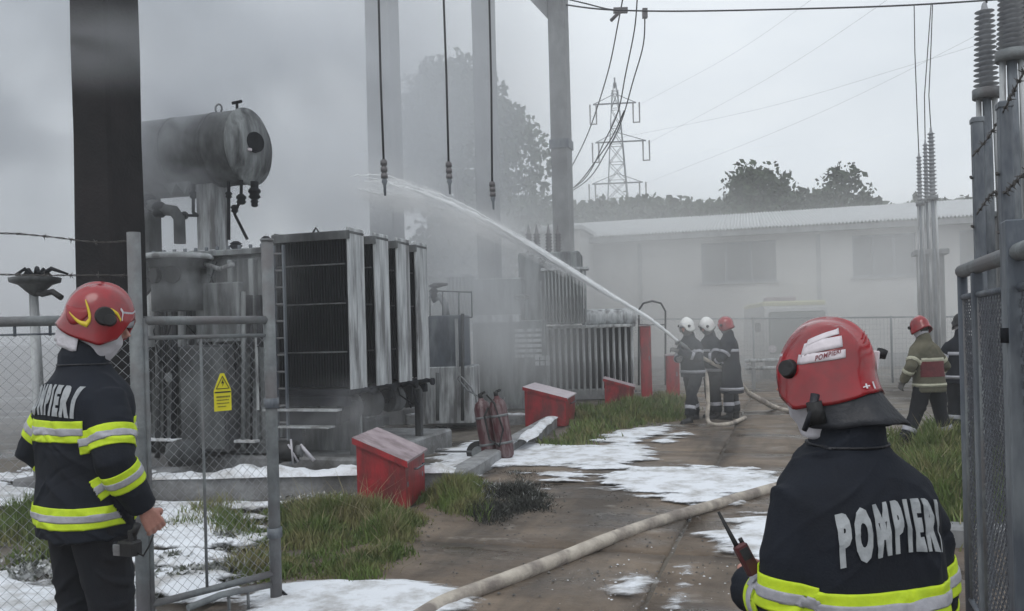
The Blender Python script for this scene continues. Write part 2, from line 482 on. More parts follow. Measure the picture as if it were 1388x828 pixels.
def mesh_obj(name, verts, faces, m, parent=None, smooth=False, kind=None):
    me = bpy.data.meshes.new(name)
    if isinstance(verts, np.ndarray):
        nv, nf = len(verts), len(faces)
        k = faces.shape[1]
        me.vertices.add(nv); me.vertices.foreach_set('co', verts.astype(np.float32).ravel())
        me.loops.add(nf * k); me.loops.foreach_set('vertex_index', faces.astype(np.int32).ravel())
        me.polygons.add(nf); me.polygons.foreach_set('loop_start', np.arange(0, nf * k, k, dtype=np.int32))
        me.polygons.foreach_set('loop_total', np.full(nf, k, dtype=np.int32))
        me.update(calc_edges=True); me.validate()
    else:
        me.from_pydata(verts, [], faces); me.update()
    me.polygons.foreach_set('use_smooth', [smooth] * len(me.polygons))
    me.materials.append(m)
    o = bpy.data.objects.new(name, me)
    COL.objects.link(o)
    if parent is not None: o.parent = parent
    if kind: o['kind'] = kind
    return o

def piece(me, name, parent, M=None, kind=None):
    """another object that shares mesh data"""
    o = bpy.data.objects.new(name, me)
    COL.objects.link(o)
    o.parent = parent
    if M is not None: o.matrix_local = M
    if kind: o['kind'] = kind
    return o

def kids(o):
    return [c for c in bpy.data.objects if c.parent is o]

def copy_tree(o, parent=None):
    c = o.copy(); COL.objects.link(c); c.parent = parent
    for ch in kids(o): copy_tree(ch, c)
    return c

def rotM(rx=0, ry=0, rz=0):
    return Matrix.Rotation(rz, 4, 'Z') @ Matrix.Rotation(ry, 4, 'Y') @ Matrix.Rotation(rx, 4, 'X')
T3 = Matrix.Translation

TH = R(-18)                                  # the yard's grid: u to the right and nearer, v away from the camera
U = Vector((math.cos(TH), math.sin(TH), 0))
V = Vector((-math.sin(TH), math.cos(TH), 0))
# ================================================================== THE SETTING
def fbm(x, y, s, seed=0.0):
    return noise.fractal(Vector((x * s + seed, y * s - seed, seed)), 1.0, 2.0, 4)

# ground: one sheet, fine near the camera, out to the horizon
def ground():
    xs = np.concatenate([[-1500, -600, -250, -110, -60, -35, -20, -12], np.arange(-8, 9.01, .12), [12, 20, 35, 60, 110, 250, 600, 1500]])
    ys = np.concatenate([[-300, -60, -20, -8, -3], np.arange(-1, 21.01, .12), [24, 28, 36, 50, 70, 110, 250, 600, 1800]])
    X, Y = np.meshgrid(xs, ys)
    Z = np.zeros_like(X)
    for i in range(X.shape[0]):
        for j in range(X.shape[1]):
            x, y = X[i, j], Y[i, j]
            if -8.1 < x < 9.1 and -1 < y < 21.1:
                Z[i, j] = 0.030 * fbm(x, y, .8) + 0.010 * fbm(x, y, 3.1, 5)
    Z -= 0.03
    v = np.stack([X.ravel(), Y.ravel(), Z.ravel()], 1)
    nx, ny = len(xs), len(ys)
    a = (np.arange(ny - 1)[:, None] * nx + np.arange(nx - 1)[None, :]).ravel()
    f = np.stack([a, a + 1, a + nx + 1, a + nx], 1)
    return mesh_obj('ground', v, f, M_GROUND, smooth=True, kind='structure')
ground()

# the service road: cast concrete slabs with worn joints, each slab a piece of its own
road = tag(bpy.data.objects.new('road', None), kind='structure')
COL.objects.link(road)
road.matrix_world = Matrix.Translation((0.1, 4.2, 0)) @ Matrix.Rotation(TH, 4, 'Z')
MW[road] = road.matrix_world.copy()
def slab(cx, cy, w, l, lift, tilt):
    """one slab, its face subdivided and worn"""
    nx, ny = 10, 10
    vs, fs = [], []
    for j in range(ny + 1):
        for i in range(nx + 1):
            x, y = (i / nx - .5) * w, (j / ny - .5) * l
            edge = min(w / 2 - abs(x), l / 2 - abs(y))
            ex, ey = x, y
            if edge < 1e-6:
                ex += .018 * fbm(x + cx, y + cy, 5, 9); ey += .018 * fbm(x + cx, y + cy, 5, 3)
            z = lift + tilt[0] * x + tilt[1] * y + .007 * fbm(x + cx, y + cy, 1.7, 2) - (.012 if edge < 1e-6 else 0)
            vs.append((cx + ex, cy + ey, z))
    for j in range(ny):
        for i in range(nx):
            a = j * (nx + 1) + i
            fs.append((a, a + 1, a + nx + 2, a + nx + 1))
    rim = [i for i in range(nx + 1)] + [(j + 1) * (nx + 1) - 1 for j in range(1, ny + 1)] + \
          [ny * (nx + 1) + i for i in range(nx - 1, -1, -1)] + [j * (nx + 1) for j in range(ny - 1, 0, -1)]
    b = len(vs)
    for k in rim: vs.append((vs[k][0], vs[k][1], -.12))
    n = len(rim)
    for k in range(n): fs.append((rim[(k + 1) % n], rim[k], b + k, b + (k + 1) % n))
    mesh_obj('concrete_slab', vs, fs, M_SLAB, road, True)
# road frame: x to the right across the road, y along it away from the camera
yy = -3.0
for k in range(12):
    L = 2.6 if k < 9 else 4.5
    for (cx, w) in ((-.95, 2.55), (1.62, 2.5)):
        if cx > 0 and k > 12: continue
        slab(cx, yy + L / 2, w, L - .035, .018 + random.uniform(-.006, .006), (random.uniform(-.003, .003), random.uniform(-.002, .002)))
    yy += L

# foam lying on the ground: a height field that dips under the ground where the patches end
def P(*pp): return np.array([[G(x, y).x, G(x, y).y] for x, y in pp])
FOAM = [
    (P((352, 800), (400, 792), (470, 788), (560, 789), (650, 803), (640, 850), (560, 940), (330, 940), (260, 900)), .035, .05),
    (P((600, 612), (640, 600), (700, 598), (760, 606), (880, 606), (900, 622), (850, 636), (740, 634), (600, 640)), .02, .14),
    (P((800, 600), (830, 586), (905, 578), (925, 583), (890, 596), (850, 608)), .02, .14),
    (P((725, 640), (800, 634), (860, 634), (790, 655), (740, 664)), .02, .22),
    (P((820, 640), (900, 634), (1000, 636), (1060, 642), (1080, 662), (1000, 688), (930, 690), (850, 672), (790, 662)), .022, .20),
    (P((955, 720), (1000, 700), (1100, 690), (1120, 770), (1010, 772), (945, 765)), .022, .16),
    (P((925, 770), (945, 768), (940, 800), (920, 830), (905, 830)), .015, .05),
    (P((820, 800), (860, 785), (905, 790), (870, 812), (830, 815)), .012, .10),
    (P((1030, 650), (1075, 645), (1120, 660), (1060, 680)), .02, .12),
    (P((880, 600), (930, 584), (938, 590), (900, 604)), .02, .12),
    (P((188, 690), (300, 694), (330, 700), (350, 735), (300, 770), (360, 785), (250, 830), (180, 850), (180, 760)), .05, .22),
    (P((0, 775), (60, 765), (110, 790), (190, 760), (230, 900), (150, 1000), (-80, 1000), (-100, 780)), .05, .22),
    (P((-60, 560), (20, 560), (60, 640), (40, 690), (-60, 690)), .05, .3),
    (P((585, 615), (660, 600), (670, 620), (640, 650), (590, 660)), .03, .15),
    (P((186, 684), (190, 700), (480, 694), (480, 680)), .04, .12),
]
def sdf(poly, px, py):
    """signed distance inside a polygon, positive inside"""
    d = np.full(px.shape, 1e9); inside = np.zeros(px.shape, bool)
    n = len(poly)
    for i in range(n):
        a, b = poly[i], poly[(i + 1) % n]
        e = b - a
        t = np.clip(((px - a[0]) * e[0] + (py - a[1]) * e[1]) / (e @ e), 0, 1)
        d = np.minimum(d, np.hypot(px - a[0] - t * e[0], py - a[1] - t * e[1]))
        c = ((a[1] > py) != (b[1] > py)) & (px < (b[0] - a[0]) * (py - a[1]) / (b[1] - a[1] + 1e-12) + a[0])
        inside ^= c
    return np.where(inside, d, -d)
def foam():
    st = .035
    xs, ys = np.arange(-6.4, 4.6, st), np.arange(3.2, 17.5, st)
    X, Y = np.meshgrid(xs, ys)
    H = np.full(X.shape, -.2)
    N1 = np.zeros(X.shape); N2 = np.zeros(X.shape)
    near = np.zeros(X.shape, bool)
    S = []
    for poly, h, rag in FOAM:
        s_ = sdf(poly, X, Y); S.append(s_); near |= s_ > -.7
    for i, j in zip(*np.nonzero(near)):
        x, y = X[i, j], Y[i, j]
        uu, vv = x * U.x + y * U.y, x * V.x + y * V.y
        N1[i, j] = noise.fractal(Vector((uu * 1.1, vv * 3.4, 0)), .8, 2.1, 6)
        N2[i, j] = noise.fractal(Vector((x * 7, y * 7, 3)), 1, 2, 3)
    TK = np.full(X.shape, -1.0)
    for (poly, h, rag), s_ in zip(FOAM, S):
        q = s_ + N1 * rag * 1.9 - rag * .25
        hh = np.where(q > 0, h * (1 - np.exp(-q / .16)), q * .3)
        TK = np.maximum(TK, q)
        H = np.maximum(H, hh + N2 * .006)
    Z = np.maximum(H, -.004) + .030
    ok = H > -.12
    nx = len(xs)
    i, j = np.nonzero(ok[:-1, :-1] & ok[1:, :-1] & ok[:-1, 1:] & ok[1:, 1:])
    a = i * nx + j
    f = np.stack([a, a + 1, a + nx + 1, a + nx], 1)
    used, inv = np.unique(f.ravel(), return_inverse=True)
    v = np.stack([X.ravel(), Y.ravel(), Z.ravel()], 1)[used]
    o = mesh_obj('foam', v, inv.reshape(f.shape), M_FOAMT, smooth=True, kind='stuff')
    at = o.data.attributes.new('thick', 'FLOAT', 'POINT')
    at.data.foreach_set('value', np.clip(TK.ravel()[used] * 2.2, -1, 1).astype(np.float32))
    tag(o, 'white fire fighting foam lying in patches over the concrete and soil')
foam()

# containment pit round the transformer: low kerbs, foam on their tops
def bar_on(p, q, w, h, name, m, parent, z0=-.05):
    d = (q - p); L = d.length; a = math.atan2(d.y, d.x)
    M = T3((p + q) / 2) @ rotM(0, 0, a)
    return MB().box((0, 0, (h + z0) / 2), (L, w, h - z0), M, .02).build(name, m, parent, world=True)
pit = thing('containment_kerb', 'low wet concrete kerb round the burning transformer pit', 'kerb', G(470, 660), TH)
c0, c1, c2, c3 = G(150, 676), G(606, 664), G(752, 574), G(540, 574)
bar_on(c0, c1, .26, .22, 'kerb_stone', M_KERB, pit)
bar_on(c1 + V * .13, c2, .24, .16, 'kerb_stone', M_KERB, pit)
bar_on(c2 - U * .13, c2 - U * 6.5, .24, .16, 'kerb_stone', M_KERB, pit)
def foam_bead(p, q, w, h, z):
    """foam heaped along the top of a kerb"""
    n = int((q - p).length / .05)
    vs, fs, k = [], [], 7
    s_ = (q - p).normalized().cross(Vector((0, 0, 1)))
    for i in range(n + 1):
        c = p.lerp(q, i / n)
        a = fbm(c.x, c.y, 1.6, 4); ww = w * (1 + .5 * a); hh = max(.005, h * (1 + 1.6 * fbm(c.x, c.y, 2.6, 8)))
        for j in range(k):
            an = math.pi * j / (k - 1)
            vs.append(c + s_ * math.cos(an) * ww + Vector((0, 0, z + math.sin(an) * hh)))
    for i in range(n):
        for j in range(k - 1):
            a = i * k + j; fs.append((a, a + k, a + k + 1, a + 1))
    return mesh_obj('foam_crust', [tuple(v) for v in vs], fs, M_FOAM, None, True, 'stuff')
tag(foam_bead(c0 + V * .03, c1 + U * .1, .16, .05, .21), 'white foam heaped along the top of the front kerb')
tag(foam_bead(c1 + V * 2.6, c2, .10, .04, .15), 'white foam heaped along the top of the side kerb')
tag(foam_bead(c2, c2 - U * 4.2, .08, .035, .15), 'white foam line along the top of the rear kerb')

# ------------------------------------------------------------------ grass and weeds
def blades(name, polys, count, hmin, hmax, m, label, width=.008, lean=.35, zoff=-.02, leafy=False, shrink=.05):
    """blades of grass, three faces each, scattered inside ground polygons"""
    areas = []
    for p in polys:
        x, y = p[:, 0], p[:, 1]
        areas.append(abs(np.dot(x, np.roll(y, 1)) - np.dot(y, np.roll(x, 1))) / 2)
    tot = sum(areas)
    VS, FS, nb = [], [], 0
    for p, ar in zip(polys, areas):
        n = int(count * ar / tot)
        lo, hi = p.min(0) - .12, p.max(0) + .12
        q = rng.uniform(lo, hi, (n * 4, 2))
        clump = np.array([noise.noise(Vector((a * 2.3, b * 2.3, 1.7))) for a, b in q])
        s_ = sdf(p, q[:, 0], q[:, 1]) + clump * .25
        keep = (s_ + rng.normal(0, .15, len(q)) > shrink) & (rng.random(len(q)) < .55 + clump * 1.3)
        s_ = np.maximum(s_, 0)
        q, s_, clump = q[keep][:n], s_[keep][:n], clump[keep][:n]
        n = len(q)
        h = rng.uniform(hmin, hmax, n) * np.clip(.5 + s_ * 1.1, .4, 1) * np.clip(1 + 1.3 * clump, .3, 2)
        a = rng.uniform(0, 2 * math.pi, n); w = width * rng.uniform(.6, 1.4, n)
        ln = lean * rng.uniform(.2, 1.4, n) * h; la = rng.uniform(0, 2 * math.pi, n)
        dx, dy = np.cos(a) * w, np.sin(a) * w
        lx, ly = np.cos(la) * ln, np.sin(la) * ln
        base = np.stack([q[:, 0], q[:, 1], np.full(n, zoff)], 1)
        def pt(k, t, wide):
            return base + np.stack([lx * t * t + dx * k * wide, ly * t * t + dy * k * wide, h * t * (1 - .12 * t)], 1)
        if leafy:
            pts = [pt(-1, .5, .5), pt(1, .5, .5), pt(1.3, .85, 2.6), pt(0, 1.15, 1), pt(-1.3, .8, 2.6)]
            v = np.stack(pts, 1).reshape(-1, 3); i0 = nb + np.arange(n)[:, None] * 5
            f = np.concatenate([i0 + np.array([[0, 1, 2]]), i0 + np.array([[0, 2, 4]]), i0 + np.array([[2, 3, 4]])])
            nb += n * 5
        else:
            pts = [pt(-1, 0, 1), pt(1, 0, 1), pt(1, .55, .8), pt(-1, .55, .8), pt(0, 1, 0)]
            v = np.stack(pts, 1).reshape(-1, 3); i0 = nb + np.arange(n)[:, None] * 5
            f = np.concatenate([i0 + np.array([[0, 1, 2]]), i0 + np.array([[0, 2, 3]]), i0 + np.array([[3, 2, 4]])])
            nb += n * 5
        VS.append(v); FS.append(f)
    o = mesh_obj(name, np.concatenate(VS), np.concatenate(FS), m, kind='stuff')
    return tag(o, label)
gA = P((365, 700), (420, 690), (500, 688), (560, 690), (575, 715), (548, 745), (480, 778), (420, 792), (366, 796))
gA2 = P((215, 715), (300, 690), (366, 690), (366, 794), (300, 786), (345, 740))
blades('grass', [gA], 19000, .07, .19, M_GRASS, 'rough green grass in front of the nearest red box', .007)
blades('grass', [gA2], 2500, .08, .22, M_GRASS, 'sparse trampled grass behind the mesh gate', .007)
blades('grass', [P((565, 672), (600, 655), (640, 652), (652, 690), (600, 712), (556, 700))], 6000, .10, .27, M_GRASS, 'tall grass at the right corner of the nearest red box', .007)
blades('grass', [P((770, 590), (785, 560), (850, 545), (935, 545), (912, 572), (830, 584), (790, 606), (740, 606))], 12000, .11, .28, M_GRASS, 'long grass round the two farther red boxes', .012)
blades('grass', [P((1200, 640), (1190, 600), (1290, 585), (1500, 590), (1500, 760), (1290, 735), (1230, 690))], 17000, .13, .34, M_GRASS, 'tall grass strip behind the right gate leaf', .01)
blades('grass', [P((-60, 700), (60, 690), (110, 700), (100, 765), (-60, 775))], 4000, .1, .26, M_GRASS, 'dull grass band behind the left mesh fence', .008)
blades('weeds', [P((610, 690), (650, 655), (700, 640), (745, 655), (735, 680), (690, 705), (630, 712))], 9000, .04, .15, M_ASHW, 'black scorched weeds beside the road, right of the nearest red box', .005, lean=.8)
blades('weeds', [P((600, 668), (650, 650), (700, 640), (745, 655), (735, 680), (690, 700), (620, 700))], 900, .05, .16, M_FOAMW, 'ash flecked blades among the scorched weeds beside the road', .004, lean=.8)
blades('weeds', [P((370, 700), (380, 676), (480, 676), (490, 700), (430, 708))], 1500, .05, .12, M_FOAMW, 'foam flecked weeds along the front kerb', .007, leafy=True)
blades('weeds', [P((205, 740), (350, 730), (340, 790), (240, 815), (200, 790))], 1500, .04, .11, M_FOAMW, 'foam flecked weeds behind the bottom of the mesh gate', .008, leafy=True)
blades('weeds', [P((-60, 740), (110, 730), (120, 790), (60, 820), (-60, 830))], 1200, .04, .1, M_FOAMW, 'foam flecked weeds behind the left mesh fence', .008, leafy=True)

M_STRAW = mat('dry_stalk', (.30, .26, .15), (.18, .15, .09), .9, 9, 0, world_co=True)
blades('weeds', [gA, gA2], 900, .10, .34, M_STRAW, 'dry stalks standing among the grass in front of the transformer kerb', .003, lean=.9)
blades('weeds', [P((1200, 640), (1190, 600), (1290, 585), (1500, 590), (1500, 760), (1290, 735), (1230, 690)), P((770, 590), (785, 560), (850, 545), (935, 545), (912, 572), (830, 584), (790, 606), (740, 606))], 700, .15, .45, M_STRAW, 'dry stalks in the far grass strips on both sides of the road', .004, lean=.8)

# pebbles, foam lumps and grit on the slabs
def grit(name, n, poly, smin, smax, m, label):
    VS, FS = [], []
    lo, hi = poly.min(0), poly.max(0); k = 0
    ico = [(0, 0, 1), (.9, 0, .2), (.28, .85, .2), (-.72, .53, .2), (-.72, -.53, .2), (.28, -.85, .2), (0, 0, -.6)]
    fi = [(0, 1, 2), (0, 2, 3), (0, 3, 4), (0, 4, 5), (0, 5, 1), (6, 2, 1), (6, 3, 2), (6, 4, 3), (6, 5, 4), (6, 1, 5)]
    while k < n:
        x, y = rng.uniform(lo, hi)
        if sdf(poly, np.array([x]), np.array([y]))[0] < 0: continue
        if noise.noise(Vector((x * 1.5, y * 1.5, 9))) < rng.uniform(-.5, .4): continue
        s_ = smin + (smax - smin) * rng.random() ** 3; a = rng.uniform(0, 6.28)
        for (p, q, r_) in ico:
            j = rng.uniform(.7, 1.3)
            VS.append((x + (p * math.cos(a) - q * math.sin(a)) * s_ * j, y + (p * math.sin(a) + q * math.cos(a)) * s_ * j, .02 + r_ * s_ * .6))
        FS += [tuple(7 * k + i for i in f) for f in fi]
        k += 1
    tag(mesh_obj(name, VS, FS, m, None, False, 'stuff'), label)
grit('gravel', 1400, P((560, 700), (940, 640), (1100, 700), (1100, 900), (560, 900)), .003, .016, mat('grey_stone', (.16, .15, .14), (.09, .085, .08), .9, 6, 0), 'scattered stone chips on the dirty road')
grit('foam_lumps', 130, P((740, 790), (900, 740), (1010, 770), (1010, 900), (720, 900)), .003, .012, M_FOAM, 'small lumps of white foam spattered on the near road')

# ------------------------------------------------------------------ far slope, far trees
def hill(name, pts, Y, depth, label, m, seed, rough=1.0, dens=1.0):
    """wooded slope: a rising bank whose crest is broken by many leaf clumps"""
    n = 90
    xs = [p[0] for p in pts]; ys = [p[1] for p in pts]
    vs, fs = [], []
    for i in range(n + 1):
        px = xs[0] + (xs[-1] - xs[0]) * i / n
        py = float(np.interp(px, xs, ys))
        top = W(px, py, Y)
        for j, (t, dy) in enumerate(((0, -.5), (.4, -.36), (.8, -.15), (1, 0), (.9, .3), (0, 1))):
            z = top.z * t + rough * fbm(px * .06, t * 3, 1, seed) * (1 if 0 < t else 0)
            vs.append((top.x * (1 + dy * depth / Y), Y + dy * depth, z if t > 0 else -1))
    for i in range(n):
        for j in range(5):
            a = i * 6 + j; fs.append((a, a + 6, a + 7, a + 1))
    o = mesh_obj(name, vs, fs, m, None, True, 'structure')
    return o
hill('hill_right', [(1150, 300), (1200, 281), (1250, 270), (1320, 268), (1420, 262), (1700, 255)], 130, 60, '', M_HILL, 3, 1.2)
hill('hill_centre', [(640, 300), (700, 286), (760, 288), (900, 284), (1000, 280), (1160, 290), (1300, 292)], 105, 40, '', M_HILL, 8, 1.3)

def crown_mesh(name, clumps, leaf, per, m, parent, seed, tri=True):
    """leaf faces in clumps; clumps = (centre, radius)"""
    r_ = np.random.default_rng(seed)
    VS = []
    for c, rad in clumps:
        n = int(per * rad * rad)
        d = r_.normal(size=(n, 3)); d /= np.linalg.norm(d, axis=1)[:, None]
        rr = rad * r_.uniform(.35, 1.0, n) ** .6
        rr *= 1 + .25 * np.sin(d[:, 0] * 5 + d[:, 2] * 7 + seed)
        p = np.array(c) + d * rr[:, None] * np.array([1, 1, .85])
        a = r_.normal(size=(n, 3)); a /= np.linalg.norm(a, axis=1)[:, None]
        b = np.cross(a, r_.normal(size=(n, 3))); b /= np.linalg.norm(b, axis=1)[:, None]
        s_ = leaf * r_.uniform(.5, 1.4, n)[:, None]
        VS.append(np.stack([p - a * s_, p + b * s_ * .6, p + a * s_, p - b * s_ * .6], 1))
    v = np.concatenate(VS).reshape(-1, 3)
    f = np.arange(len(v)).reshape(-1, 4)
    return mesh_obj(name, v, f, m, parent)

def tree(label, base, H, rad, seed, m, leaf=.16, group='trees beyond the building', nclump=26, trunk=.3, cat='tree', name='broadleaf_tree', per=170, low=.3, shape=None):
    t = thing(name, label, cat, base, 0, group)
    rr = random.Random(seed)
    tb = MB()
    tips = []
    k = 7
    sp = [(0, 0, -.5)]
    for i in range(1, k + 1):
        sp.append((rr.uniform(-.15, .15) * i * H / 60, rr.uniform(-.15, .15) * i * H / 60, H * .8 * i / k))
    tb.tube(sp, [trunk * (1 - .85 * i / k) + .02 for i in range(k + 1)], 8)
    tb.build('trunk', M_BARK, t)
    lb = MB()
    for i in range(nclump):
        f = rr.uniform(low, 1.0)
        a = rr.uniform(0, 6.283)
        env = math.sin(math.pi * min(1, max(0, (f - low * .6) / (1.02 - low * .6)))) ** .6 if shape is None else shape(f)
        rc = rad * env * rr.uniform(.35, .95)
        c = (math.cos(a) * rc, math.sin(a) * rc, H * f * .93)
        tips.append((c, rad * rr.uniform(.24, .42)))
        s0 = Vector(sp[min(k, max(1, int(f * k * .8)))])
        mid = s0.lerp(Vector(c), .5) + Vector((0, 0, -.06 * rc))
        if i < 16:
            lb.tube([s0, mid, c], [trunk * .35, trunk * .22, .02], 5)
    tips.append(((0, 0, H * .9), rad * .25))
    lb.build('limbs', M_BARK, t)
    crown_mesh('crown', tips, leaf, per, m, t, seed)
    return t

def tree_px(label, px, ytop, wpx, Y, seed, **k):
    b = W(px, 450, Y); top = W(px, ytop, Y)
    return tree(label, (b.x, Y, 0), top.z, wpx / 2 * Y / F_PX, seed, **k)
tree_px('big pale leafy tree fading into smoke behind the gantry columns', 628, 72, 215, 34, 11, m=M_LEAF, leaf=.15, nclump=95, trunk=.32, per=190, low=.22, group='trees behind the substation')
tree_px('leafy tree whose crown tilts right beside the third gantry column', 695, 130, 120, 37, 12, m=M_LEAF, leaf=.15, nclump=48, trunk=.24, per=190, low=.3, group='trees behind the substation')
tree_px('round dark tree rising behind the roof, left of the notch', 1030, 224, 138, 52, 21, m=M_LEAF2, leaf=.20, nclump=95, per=60, low=.35)
tree_px('low bushy tree at the left foot of the round dark tree', 965, 262, 60, 50, 22, m=M_LEAF2, leaf=.22, nclump=16, per=60, low=.35)
tree_px('pointed bushy tree behind the roof near the cable terminations', 1148, 214, 104, 52, 23, m=M_LEAF2, leaf=.20, nclump=75, per=60, low=.35)
tree_px('small bush shaped tree between the pointed tree and the hill', 1190, 258, 48, 54, 24, m=M_LEAF2, leaf=.22, nclump=10, per=60, low=.35)
tree_px('little tree on the skyline left of the pylon', 786, 264, 34, 70, 25, m=M_LEAF2, leaf=.3, nclump=8, per=30, low=.4)
tree_px('tuft of trees on the skyline under the pylon', 836, 266, 42, 72, 26, m=M_LEAF2, leaf=.3, nclump=8, per=30, low=.4)
for i, (px, yt, w, lb) in enumerate(((735, 276, 90, 'far tree in the wooded bank left of the rightmost gantry column'), (880, 280, 80, 'far tree low in the wooded bank right of the pylon foot'),
        (935, 276, 70, 'far tree in the wooded bank just left of the low bushy tree'), (1080, 270, 70, 'far tree filling the notch between the round and pointed trees'),
        (1235, 272, 80, 'far tree behind the cable terminations'), (1300, 272, 90, 'far tree at the right end of the wooded bank by the fence post'))):
    tree_px(lb, px, yt, w, 78 + 3 * i, 40 + i, m=M_LEAF2, leaf=.4, nclump=14, per=22, low=.3, group='far trees of the wooded bank')

# dark wood closing the view behind the roof
r_ = random.Random(5); cl_ = []
bank = [(700, 296), (760, 290), (800, 282), (860, 280), (900, 284), (950, 282), (1010, 272), (1090, 270), (1150, 280), (1200, 290), (1250, 284), (1320, 280), (1420, 276)]
for i in range(120):
    px = 700 + 720 * i / 119 + r_.uniform(-4, 4)
    py = float(np.interp(px, [b[0] for b in bank], [b[1] for b in bank])) + r_.uniform(4, 12)
    for dpy in (0, 18, 38):
        p = W(px, py + dpy + r_.uniform(-3, 3), 62 + r_.uniform(-2, 3)); cl_.append((tuple(p), r_.uniform(.8, 1.4)))
tag(crown_mesh('treeline', cl_, .30, 75, M_LEAF2, None, 77), 'dark wooded bank running behind the roof of the white building', kind='stuff')

# ------------------------------------------------------------------ long white building
BL, BRr = W(700, 450, 36.0), W(1420, 430, 0)if False else None
bO = Vector((W(660, 450, 36).x, 36.2, 0))
ua = R(-15.5)
bld = thing('white_building', 'long single storey white rendered building with corrugated roof edge and dusty windows', 'building', bO, ua)
Mi = MW[bld].inverted()
def on_wall(px, py):
    """point on the building's front wall plane (local y = 0)"""
    o_ = Mi @ Vector((0, 0, EYE)); d = (Mi.to_3x3() @ ray(px, py))
    return o_ + d * (-o_.y / d.y)
LEN = 26.0
w1a, w1b = on_wall(950, 330), on_wall(1053, 380)
w2a, w2b = on_wall(1155, 318), on_wall(1243, 373)
w3a, w3b = on_wall(1300, 308), on_wall(1400, 362)
e0, e1 = on_wall(795, 326), on_wall(1310, 299)
HW = (e0.z + e1.z) / 2 - .05
zs0, zs1 = w1b.z, w1a.z
xs_ = [0.0]
wm = MB()
wins = []
for a, b in ((w1a, w1b), (w2a, w2b), (w3a, w3b)):
    wins.append((a.x, b.x))
cur = 0.0
for x0, x1 in wins:
    wm.box(((cur + x0) / 2, .15, HW / 2), (x0 - cur, .3, HW))
    wm.box(((x0 + x1) / 2, .15, zs0 / 2), (x1 - x0, .3, zs0))
    wm.box(((x0 + x1) / 2, .15, (zs1 + HW) / 2), (x1 - x0, .3, HW - zs1))
    cur = x1
wm.box(((cur + LEN) / 2, .15, HW / 2), (LEN - cur, .3, HW))
wm.box((.15, 4.3, HW / 2), (.3, 8.0, HW)); wm.box((LEN - .15, 4.3, HW / 2), (.3, 8.0, HW)); wm.box((LEN / 2, 8.15, HW / 2), (LEN - .6, .3, HW))
wm.build('wall', M_WALL, bld)
for x0, x1 in wins:
    fr = MB()
    cz = (zs0 + zs1) / 2
    for z in (zs0 + .04, zs1 - .04): fr.box(((x0 + x1) / 2, .19, z), (x1 - x0, .08, .08))
    npn = 3
    for i in range(npn + 1):
        x = x0 + .04 + (x1 - x0 - .08) * i / npn
        fr.box((x, .19, cz), (.07, .078, zs1 - zs0 - .16))
    wf = fr.build('window', M_GALVD, bld)
    for i in range(npn):
        xa = x0 + (x1 - x0) * (i + .5) / npn
        MB().box((xa, .2, cz), ((x1 - x0) / npn - .08, .02, zs1 - zs0 - .17)).build('pane', M_WIN, wf)
    MB().box(((x0 + x1) / 2, -.04, zs0 - .04), (x1 - x0 + .2, .12, .07)).build('sill', M_CONC, bld)
# wall pilasters and a downpipe
for px in (868, 1110):
    x = on_wall(px, 380).x
    MB().box((x, -.05, HW / 2 - .1), (.16, .1, HW - .2)).build('pilaster', M_CONC, bld)
MB().tube([(on_wall(1270, 350).x, -.1, .1), (on_wall(1270, 350).x, -.1, HW - .2)], .05).build('downpipe', M_GALV, bld)
MB().box((LEN / 2, -.012, .25), (LEN, .024, .5)).build('plinth_band', M_CONC, bld)
# corrugated roof sheets, each a piece
nsh = 26
sw = (LEN + 1.2) / nsh
cor = []
kk = 8
prof = []
for i in range(kk * 5 + 1):
    x = sw * i / (kk * 5)
    prof.append((x, .10 * (1 - abs(((i % 5) / 2.5) - 1)) ))
vs = [(x, -.75, z) for x, z in prof] + [(x, 8.6, z + 1.75) for x, z in prof] + [(x, -.75, z - .025) for x, z in prof]
n = len(prof)
fs = [(i, i + 1, n + i + 1, n + i) for i in range(n - 1)] + [(2 * n + i, 2 * n + i + 1, i + 1, i) for i in range(n - 1)]
rme = bpy.data.meshes.new('roof_sheet'); rme.from_pydata(vs, [], fs); rme.materials.append(M_ROOF); rme.update()
rf = MB().box((LEN / 2, -.68, HW - .03), (LEN + 1.1, .06, .2)).build('fascia', M_CONC, bld)
for i in range(nsh):
    piece(rme, 'roof_sheet', bld, T3((-.6 + sw * i, 0, HW + .1 + random.uniform(-.006, .006))))
MB().box((LEN / 2, -.35, HW - .06), (LEN + .9, .62, .05)).build('soffit', M_CONC, bld)
# low annexe at the building's left end, half lost in smoke
ax = thing('white_annexe', 'small pale block with flat top at the left end of the long white building', 'building', Vector((W(700, 450, 33).x, 33, 0)), ua)
MB().box((1.3, 1.5, 2.75), (2.6, 3.0, 5.5)).build('wall', M_WALL, ax)
MB().box((1.3, 1.5, 5.58), (2.9, 3.3, .16), None, .02).build('roof', M_ROOF, ax)
wf = MB().box((1.5, -.02, 3.9), (1.1, .06, .9)).build('window', M_GALVD, ax)
MB().box((1.5, -.06, 3.9), (.95, .02, .76)).build('pane', M_WIN, wf)

